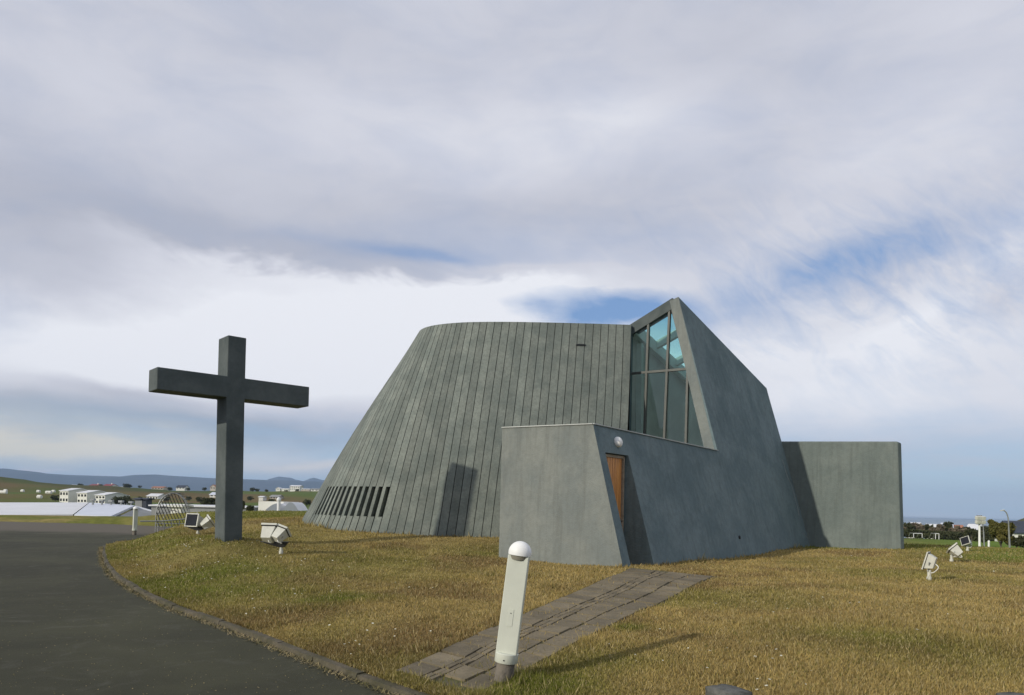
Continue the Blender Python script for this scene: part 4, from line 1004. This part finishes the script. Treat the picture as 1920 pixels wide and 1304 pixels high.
building('house', 112, 128, 914.5, 660, 1.2, 8, .8, M_orange, M_orange, 'low rust red building at the end of the left hill', 'house', 0, 'far houses on the ridge')
building('house', 213, 228, 917, 640, 1.2, 8, .6, M_wallw, M_wallw, 'low white shed right of the red roofed houses', 'shed', 0, 'far houses on the ridge', 3)
building('house', 284, 306, 918, 640, 1.5, 9, 1.0, M_beige, M_orange, 'low beige house with orange roof on the ridge left of the barred arch', 'house', 0, 'far houses on the ridge', 4)
building('house', 330, 346, 917.5, 620, 1.4, 9, 1.8, M_wallw, M_roofd, 'white house with dark hipped roof above the top of the barred arch', 'house', 0, 'far houses on the ridge', 3)
building('house', 275, 296, 937.5, 330, 1.6, 9, 1.1, M_wallw, M_roofw, 'white bungalow alone in the green field left of the barred arch', 'house', 0, 'houses in the field', 4)
building('house', 393, 408, 932.5, 380, 1.2, 8, 1.2, M_wallw, M_roofb, 'small pale blue roofed house beside the cross shaft', 'house', 0, 'houses in the field', 2)
building('house', 394, 404, 917.5, 640, 1.8, 8, 2.0, M_beige, M_orange, 'gabled beige house on the ridge just left of the cross shaft', 'house', 0, 'far houses on the ridge', 2, ridge='y')
building('white_hall', 543, 562, 919.5, 640, 3.4, 9, .9, M_wallw, M_roofw, 'tall two storey white hall on the ridge between cross and church', 'house', R(-5), 'far houses on the ridge', 5, rows=2)
building('house', 517, 525, 918.5, 660, .9, 8, 1.2, M_wallw, M_roofw, 'tiny white gabled house left of the tall white hall', 'house', 0, 'far houses on the ridge', 1, ridge='y')
building('house', 528, 541, 919, 660, .7, 8, .5, M_wallw, M_wallw, 'low white annex touching the tall white hall', 'house', 0, 'far houses on the ridge')
building('house', 565, 580, 920, 620, .9, 8, .5, M_beige, M_wallw, 'low cream house right of the tall white hall', 'house', 0, 'far houses on the ridge', 3)
building('house', 583, 597, 921, 600, 1.2, 8, .8, M_wallw, M_wallg, 'grey roofed white house against the left edge of the church', 'house', 0, 'far houses on the ridge', 2)
building('house', 506, 522, 936, 360, 1.0, 8, .9, M_beige, M_wallg, 'low beige farmhouse in the field behind the domed hall', 'house', 0, 'houses in the field', 3)
building('shed', 485, 493, 935, 340, .6, 5, .4, M_wallw, M_roofw, 'small white shed in the field left of the beige farmhouse', 'shed', 0, 'houses in the field')
building('shed', 596, 606, 937, 300, .7, 5, .5, M_orange, M_wallw, 'small orange shed half hidden by the ribbed drum', 'shed', 0, 'houses in the field')
# school
def prism(name, pts_bottom_front, label): pass
sch = empty('school', tuple(atY(80, 968, 95)), 'long low school building with white metal roof beyond the road', 'school')
mb = MB(); A1 = atY(-260, 967.5, 88); A2_ = atY(137, 965, 98); A3 = atY(167, 942.5, 120); A4 = atY(-260, 942.5, 112)
mb.face([A1, A2_, A3, A4]); bkk = Vector((0, 14, -3)); mb.face([A4, A3, A3 + bkk, A4 + bkk]); mb.face([A1 - Z * .35, A2_ - Z * .35, A2_, A1])
def abs_child(mb, nm, m_, par): o = mb.build(nm, m_, None); o.parent = par; o.location = -par.location; return o
abs_child(mb, 'roof', M_roofw, sch)
mb = MB(); q1, q2 = A1 + Vector((0, 1.2, -.35)), A2_ + Vector((-.3, 1.2, -.35)); mb.face([q1 - Z * 5, q2 - Z * 5, q2, q1]); q3 = A3 + bkk; mb.face([q2 - Z * 5, q3 - Z * 5, q3, A3 - Z * .1, q2])
abs_child(mb, 'wall', M_walld, sch)
for k in range(4):
    c_ = q2.lerp(q1, .035 + .022 * k) + Vector((0, -.08, -.75)); mb = MB(); mb.box(c_, (1.0, .08, .6)); abs_child(mb, 'window', M_wallg, sch)
gym = empty('sports_hall', tuple(atY(200, 970, 90)), 'hall with pale blue sheet roof joined to the school, small roof vents', 'sports hall')
mb = MB(); B1 = atY(139, 965.5, 90); B2h = atY(208, 968, 86); B3 = atY(252, 948, 110); B4 = atY(168, 942.8, 118); mb.face([B1, B2h, B3, B4]); mb.face([B1 - Z * .3, B2h - Z * .3, B2h, B1])
B5 = atY(300, 961, 110); B6 = B5 + (B4 - B3); mb.face([B4, B3, B5, B6]); mb.face([B2h - Z * .3, B3 - Z * .3, B3, B2h]); mb.face([B3 - Z * .3, B5 - Z * .3, B5, B3])
abs_child(mb, 'roof', M_roofb, gym)
mb = MB(); s_ = Vector((.2, .5, -.3)); mb.face([B1 + s_ - Z * 4, B2h + s_ - Z * 4, B2h + s_, B1 + s_]); mb.face([B2h + s_ - Z * 4, B5 + s_ - Z * 4, B5 + s_, B3 + s_, B2h + s_]); abs_child(mb, 'wall', M_wallg, gym)
for k, (x_, y_) in enumerate([(174, 944.5), (191, 946), (208, 947), (227, 948), (246, 949.5)]):
    c_ = atY(x_, y_, 112); mb = MB(); mb.tube([c_ - Z * .4, c_ + Z * .45], .14, 8); mb.box(c_ + Z * .6, (.6, .6, .3)); abs_child(mb, 'roof_vent', M_wallg, gym)
building('flat_hall', 285, 470, 965, 100, 1.0, 8, .12, M_wallg, M_roofw, 'long grey flat roofed hall behind the barred arch and the cross', 'hall', R(2), None)
building('white_store', 320, 339, 968, 75, .95, 2, .1, M_wallw, M_wallw, 'small bright white store seen through the barred arch', 'shed', 0)
for i_, (x0, x1, yb) in enumerate([(253, 266, 949), (267, 274, 949)]):
    building('roof_plant', x0, x1, yb, 125, 1.1, 2, .1, [M_wallg, M_roofd][i_], [M_roofd, M_roofd][i_], ['grey plant housing on the hall roof behind the distant bollard', 'dark plant housing beside the grey one on the hall roof'][i_], 'plant housing', 0, 'plant housings')
# domed swimming hall between cross and church
dm = empty('domed_hall', tuple(atY(520, 962, 80)), 'white hall with two shallow domes and a round topped chimney left of the church', 'hall')
def vault(p0, p1, rise, dep, m_, nm):
    mb = MB(); n = 16; d = p1 - p0; fr_, bk_ = [], []
    for i in range(n + 1):
        t = i / n; p = p0 + d * t + Z * (rise * math.sin(math.pi * t)); fr_.append(p); bk_.append(p + Vector((-.3, dep, 0)))
    for i in range(n): mb.face([fr_[i], fr_[i + 1], bk_[i + 1], bk_[i]]); mb.face([fr_[i] - Z * 0, Vector((fr_[i].x, fr_[i].y, p0.z - 3)), Vector((fr_[i + 1].x, fr_[i + 1].y, p0.z - 3)), fr_[i + 1]])
    abs_child(mb, nm, m_, dm)
mb = MB(); a, b = atY(484, 963, 84), atY(531, 963, 84); t1 = atY(484, 940, 84).z; mb.hexa([a - Z * 3, b - Z * 3, b - Z * 3 + Vector((0, 6, 0)), a - Z * 3 + Vector((0, 6, 0))], [Vector((a.x, a.y, t1)), Vector((b.x, b.y, t1)), Vector((b.x, b.y + 6, t1)), Vector((a.x, a.y + 6, t1))]); abs_child(mb, 'wall', M_wallw, dm)
vault(atY(492, 962, 80), atY(528, 962, 80) + Vector((0, 4, 0)), 1.05, 5, M_roofw, 'front_dome'); vault(atY(529, 958, 82), atY(560, 958, 84), .95, 5, M_roofw, 'rear_dome')
mb = MB(); c_ = atY(522.5, 950, 79); mb.lathe([(.18, -1.5), (.18, .55), (.24, .62), (.24, .75), (.17, .92), (.05, 1.0)], 16, Matrix.Translation(c_)); abs_child(mb, 'chimney', M_roofw, dm)
# wrapped bales in the field
proto = None
for i, (x_, y_) in enumerate([(3, 935), (9, 935), (89, 934), (93, 934), (10, 929.5), (42, 929), (72, 930), (100, 930), (74, 938)]):
    p = atY(x_, y_, 380 - (y_ - 929) * 12); p.z = gz(p.x, p.y) + .5
    if proto is None:
        mb = MB(); mb.tube([(-.75, 0, 0), (.75, 0, 0)], .75, 14); proto = mb.build('hay_bale', M_wallw, None, bevel=.15); o = proto
    else: o = proto.copy(); col.objects.link(o)
    o.location = p; tag(o, 'round white wrapped hay bale lying in the field below the left hill', 'hay bale', 'white hay bales in the field')

# ------------------------------------------------------------------ trees and bushes
def leaf_mat(name, c1, c2):
    m = bpy.data.materials.new(name); m.use_nodes = True; t = NT(m.node_tree); t.N.clear()
    co = t.node('ShaderNodeTexCoord').outputs['Object']; c = t.mix(t.noise(co, 1.2, 5, .7, 0, .3, .7), c1, c2)
    oi = t.node('ShaderNodeNewGeometry'); c = t.mix(t.m('MULTIPLY', oi.outputs['Random Per Island'], .5), c, tuple(x * 1.7 for x in c1))
    d = t.node('ShaderNodeBsdfDiffuse'); tl = t.node('ShaderNodeBsdfTranslucent'); mx = t.node('ShaderNodeMixShader'); mx.inputs[0].default_value = .25; t.L.new(c, d.inputs[0]); t.L.new(c, tl.inputs[0]); t.L.new(d.outputs[0], mx.inputs[1]); t.L.new(tl.outputs[0], mx.inputs[2])
    o = t.node('ShaderNodeOutputMaterial'); t.L.new(mx.outputs[0], o.inputs[0]); return m
M_lf1 = leaf_mat('olive_leaves', (.150, .135, .045), (.075, .085, .028)); M_lf2 = leaf_mat('dark_leaves', (.075, .080, .042), (.040, .050, .026)); M_lf3 = leaf_mat('brown_leaves', (.20, .165, .12), (.11, .10, .07))
def tree(name, base, w, h, label, m_, nleaf=1500, seed=0, ls=.12, group=None, cat='tree', trunk_h=.3):
    rnd = np.random.default_rng(seed); e_ = empty(name, base, label, cat, group); mb = MB(); nb = 7
    mb.tube([(0, 0, -.3), (0.02 * w, 0, h * trunk_h), (0, .02 * w, h * .6)], [w * .035, w * .028, w * .01], 8); tips = []
    for k in range(nb):
        a = 2 * math.pi * k / nb + rnd.uniform(-.4, .4); r_ = w * rnd.uniform(.22, .42); z0 = h * rnd.uniform(.08, trunk_h + .12); z1 = h * rnd.uniform(.45, .92); tp = Vector((r_ * math.cos(a), r_ * math.sin(a), z1)); tips.append(tp)
        mb.tube([(0, 0, z0), tp * .5 + Vector((0, 0, z0 * .3)), tp], [w * .018, w * .012, w * .004], 5, cap=False)
    o = mb.build('trunk', M_bark, None); o.parent = e_
    cl = []
    for k in range(26):
        a = rnd.uniform(0, 6.28); rr = w * .5 * math.sqrt(rnd.random()) * .82; zc = h * (.28 + .60 * rnd.random()); rr *= math.sqrt(max(.08, 1 - ((zc / h - .5) / .58) ** 2)); cl.append((rr * math.cos(a), rr * math.sin(a), zc, w * rnd.uniform(.09, .17)))
    cl += [(t.x, t.y, t.z, w * .1) for t in tips]; cl = np.array(cl)
    ci = rnd.integers(0, len(cl), nleaf); c = cl[ci]; d = rnd.normal(0, 1, (nleaf, 3)); d /= np.linalg.norm(d, axis=1)[:, None]; rad_ = rnd.random(nleaf)[:, None] ** .4; P = c[:, :3] + d * rad_ * c[:, 3:4] * 1.15 * np.array([1, 1, .9])
    e1 = rnd.normal(0, 1, (nleaf, 3)); e1 /= np.linalg.norm(e1, axis=1)[:, None]; e2 = np.cross(e1, rnd.normal(0, 1, (nleaf, 3))); e2 /= np.linalg.norm(e2, axis=1)[:, None]; s = ls * rnd.uniform(.6, 1.5, nleaf)[:, None]
    V = np.stack([P - e1 * s, P + e2 * s * .5, P + e1 * s, P - e2 * s * .5], 1).reshape(-1, 3); Fc = np.arange(nleaf * 4).reshape(-1, 4)
    me = bpy.data.meshes.new('crown'); me.from_pydata(V.tolist(), [], Fc.tolist()); me.materials.append(m_); o = bpy.data.objects.new('crown', me); col.objects.link(o); o.parent = e_; return e_
def tree_px(px, pyb, Y, wpx, hpx, label, m_, **k):
    p = atY(px, pyb, Y); return tree(k.pop('name', 'tree'), (p.x, p.y, p.z), wpx * Y / FPX, hpx * Y / FPX, label, m_, **k)
tree_px(1876, 1032, 46, 46, 58, 'large olive green willow bush behind the street lamp at the right', M_lf1, nleaf=9000, seed=3, ls=.07, name='willow_tree', trunk_h=.12)
tree_px(1906, 1030, 52, 34, 26, 'low dark shrub at the right edge beside the willow bush', M_lf2, nleaf=3000, seed=5, ls=.07, name='shrub', cat='shrub', trunk_h=.1)
tree_px(1838, 1020, 62, 26, 24, 'dark shrub at the foot of the floodlight mast', M_lf2, nleaf=2500, seed=6, ls=.08, name='shrub', cat='shrub', trunk_h=.1)
tree_px(1822, 1012, 90, 26, 20, 'dark shrub left of the floodlight mast, beyond the pitch', M_lf2, nleaf=2000, seed=61, ls=.09, name='shrub', cat='shrub', trunk_h=.1)
xs_ = [1690, 1702, 1716, 1728, 1742, 1752, 1763, 1776, 1788, 1799, 1811, 1822, 1833, 1846]
for i, x_ in enumerate(xs_):
    hp = 26 + 8 * math.sin(i * 2.1) * .6 + random.uniform(-3, 3) + (6 if i in (2, 6, 7) else 0)
    tree_px(x_, 1008 + i * .7, 135 + random.uniform(-4, 6), 20 + random.uniform(-3, 4), hp, 'brownish tree in the hedge row beyond the football pitch', [M_lf3, M_lf2, M_lf3][i % 3], nleaf=900, seed=20 + i, ls=.22, group='trees beyond the football pitch', trunk_h=.25)
hx0, hx1 = atY(1685, 1006, 128), atY(1872, 1016, 120)
def hedge(p0, p1, h, th, n, label):
    rnd = np.random.default_rng(4); t = rnd.random(n); P = np.outer(1 - t, np.array(p0)) + np.outer(t, np.array(p1)); hh = h * (.6 + .5 * fbm(P[:, 0], P[:, 1] * 0, .25, 3, 2)); P[:, 2] += rnd.random(n) * hh; P[:, 1] += rnd.uniform(-th, th, n); P[:, 0] += rnd.uniform(-.3, .3, n)
    e1 = rnd.normal(0, 1, (n, 3)); e1 /= np.linalg.norm(e1, axis=1)[:, None]; e2 = np.cross(e1, rnd.normal(0, 1, (n, 3))); e2 /= np.linalg.norm(e2, axis=1)[:, None]; s = .28
    V = np.stack([P - e1 * s, P + e2 * s * .5, P + e1 * s, P - e2 * s * .5], 1).reshape(-1, 3); me = bpy.data.meshes.new('hedge'); me.from_pydata(V.tolist(), [], np.arange(n * 4).reshape(-1, 4).tolist()); me.materials.append(M_lf2); o = bpy.data.objects.new('hedge', me); col.objects.link(o); tag(o, label, 'hedge')
hedge(hx0, hx1, 1.35, 1.2, 5000, 'long dark hedge along the far side of the football pitch')
tree_px(390, 952, 140, 28, 17, 'round green bush behind the hall, left of the cross', M_lf2, nleaf=1500, seed=41, ls=.2, name='bush', cat='bush', trunk_h=.15)
tree_px(468, 964, 90, 14, 16, 'small dark green shrub right of the cross shaft', M_lf2, nleaf=1200, seed=42, ls=.12, name='shrub', cat='shrub', trunk_h=.15)
tree_px(455, 962, 95, 9, 24, 'narrow dark conifer close behind the cross shaft', M_lf2, nleaf=1000, seed=43, ls=.12, name='shrub', cat='shrub', trunk_h=.15)
bprot = None
for i, (x_, Y_, s_) in enumerate([(218, 236, 1.0), (226, 238, .8), (236, 240, 1.1), (247, 235, .7), (104, 255, .8), (262, 300, .6), (312, 300, .8), (355, 320, .7), (376, 290, .9), (150, 600, 1.2), (188, 610, 1.0), (236, 600, 1.4), (243, 602, 1.1), (262, 590, .8), (318, 585, 1.1), (352, 590, .9), (383, 600, 1.0), (474, 600, 1.3), (482, 600, 1.0), (499, 560, .8), (536, 590, .8), (557, 600, .9), (470, 330, .8), (510, 300, .7), (575, 280, .9)]):
    p_ = atY(x_, 930, Y_); zg = gz(p_.x, p_.y)
    if bprot is None: bprot = tree('bush', (p_.x, p_.y, zg), 4.2, 2.6, '', M_lf2, nleaf=500, seed=77, ls=.30, trunk_h=.15); rt_ = bprot
    else:
        rt_ = bprot.copy(); col.objects.link(rt_)
        for chd in bprot.children: c2_ = chd.copy(); col.objects.link(c2_); c2_.parent = rt_
    rt_.location = (p_.x, p_.y, zg); rt_.scale = (s_, s_, s_); rt_.rotation_euler = (0, 0, i * 1.3); tag(rt_, 'small dark bush in the far fields and between the far houses on the left', 'bush', 'far bushes on the left')
# houses between the trees on the right
for i, (x0, x1, yb, mr, lab) in enumerate([(1700, 1716, 997, M_roofw, 'white roofed house behind the left end of the tree row'), (1735, 1752, 1000, M_roofw, 'white house glimpsed between trees above the football goals'), (1768, 1784, 998, M_roofb, 'house with steep pale blue roof between the trees'), (1790, 1806, 1002, M_orange, 'rust roofed white house right of the steep roofed one'), (1812, 1830, 1000, M_roofw, 'white gabled house left of the floodlight mast'), (1842, 1856, 1006, M_roofw, 'bright white house right of the floodlight mast')]):
    building('house', x0, x1, yb + 2, 165, .9, 6, 1.2, M_wallw, mr, lab, 'house', R(-15 + 8 * (i % 4)), 'houses behind the tree row', 3)
building('house', 1905, 1935, 1015, 110, 1.2, 8, 1.6, M_wallw, M_roofd, 'grey roofed house at the right edge under the green hill', 'house', R(20))

# ------------------------------------------------------------------ pitch furniture
def goal(px0, px1, pyb, Y, hpx, label, turn=0.0):
    a, b = atY(px0, pyb, Y), atY(px1, pyb, Y); e_ = empty('football_goal', a, label, 'football goal', 'football goals'); d = b - a; d.z = 0; h = hpx * Y / FPX
    for k, q in (('post', Vector()), ('post', d)): mb = MB(); mb.tube([q - Z * .1, q + Z * h], .045, 6); o = mb.build(k, M_roofw, None); o.parent = e_
    mb = MB(); mb.tube([Z * h, d + Z * h], .045, 6); o = mb.build('crossbar', M_roofw, None); o.parent = e_
    for q in (Vector(), d): mb = MB(); mb.tube([q + Z * h, q + Vector((.3, 1.5, h)), q + Vector((.4, 2.0, 0))], .04, 5); o = mb.build('stay', M_steel, None); o.parent = e_
goal(1713, 1729, 1007, 105, 6.5, 'farther of two football goals, pale blue grey, near the church wall'); goal(1754, 1760.5, 1010, 92, 9, 'nearer white football goal seen at an angle on the green pitch')
ms = atY(1837, 1024, 52); e_ = empty('floodlight_mast', ms, 'white mast with a cluster of lamp boxes behind the right floodlights', 'floodlight mast')
mh = 52 * 52 / FPX; lean = Vector((-.07, 0, 0)) * 0
mb = MB(); mb.tube([-Z * .3, Vector((-.05, 0, mh))], [.085, .055], 12); o = mb.build('pole', M_whitec, None, smooth=True); o.parent = e_
for dx_ in (-.17, .17):
    for dz_ in (-.02, .26): mb = MB(); mb.box(Vector((-.05 + dx_, -.12, mh + dz_ - .25)), (.30, .26, .24), Matrix.Rotation(R(14), 3, 'X')); o = mb.build('lamp_box', M_lamp, None, bevel=.02); o.parent = e_
mb = MB(); mb.box((-.05, 0, mh - .42), (.44, .12, .05)); mb.box((-.05, 0, mh + .18), (.34, .12, .05)); o = mb.build('bracket', M_steel, None); o.parent = e_
def lamp_post(px, pyb, pyt, Y, label):
    p = atY(px, pyb, Y); h = (pyb - pyt) * Y / FPX; e_ = empty('street_lamp', p, label, 'street lamp', 'street lamps'); mb = MB()
    mb.tube([-Z * .3, Vector((-.10, 0, h * .55))], [.06, .045], 8); mb.tube(catmull([Vector((-.10, 0, h * .55)), Vector((-.14, 0, h * .8)), Vector((-.26, 0, h * .95)), Vector((-.42, 0, h))], 5), [.035] * 15 + [.03], 8); o = mb.build('pole', M_steel, None, smooth=True); o.parent = e_
    mb = MB(); mb.box((-.50, 0, h + .01), (.24, .10, .06), Matrix.Rotation(R(-12), 3, 'Y')); o = mb.build('lamp_head', M_lamp, None, bevel=.02); o.parent = e_
lamp_post(1894, 1031, 958, 45, 'tall curved street lamp in front of the willow bush'); lamp_post(1846, 1027, 969, 58, 'thin curved street lamp just right of the floodlight mast')
p = atY(1854, 1027, 55); mb = MB(); mb.tube([(0, 0, -.2), (0, 0, .42)], .07, 12); mb.lathe([(.075, .40), (.085, .42), (.07, .50), (.02, .53)], 12); o = mb.build('marker_post', M_whitec, None, smooth=True); o.location = p; tag(o, 'short white marker post standing left of the willow bush', 'post')

# ------------------------------------------------------------------ haze
mb = MB(); mb.box((0, 0, 115), (21000, 21000, 440)); 
hz = mb.build('haze', mat('tmp_haze', (1, 1, 1)))
hm = bpy.data.materials.new('haze_air'); hm.use_nodes = True; t = NT(hm.node_tree); t.N.clear(); pv = t.node('ShaderNodeVolumePrincipled'); pv.inputs['Density'].default_value = 9.0e-5; pv.inputs['Color'].default_value = (.50, .70, 1.0, 1); pv.inputs['Anisotropy'].default_value = 0.0
o_ = t.node('ShaderNodeOutputMaterial'); t.L.new(pv.outputs[0], o_.inputs['Volume']); hz.data.materials.clear(); hz.data.materials.append(hm); tag(hz, 'thin blue haze in the distant air', 'haze', kind='stuff')
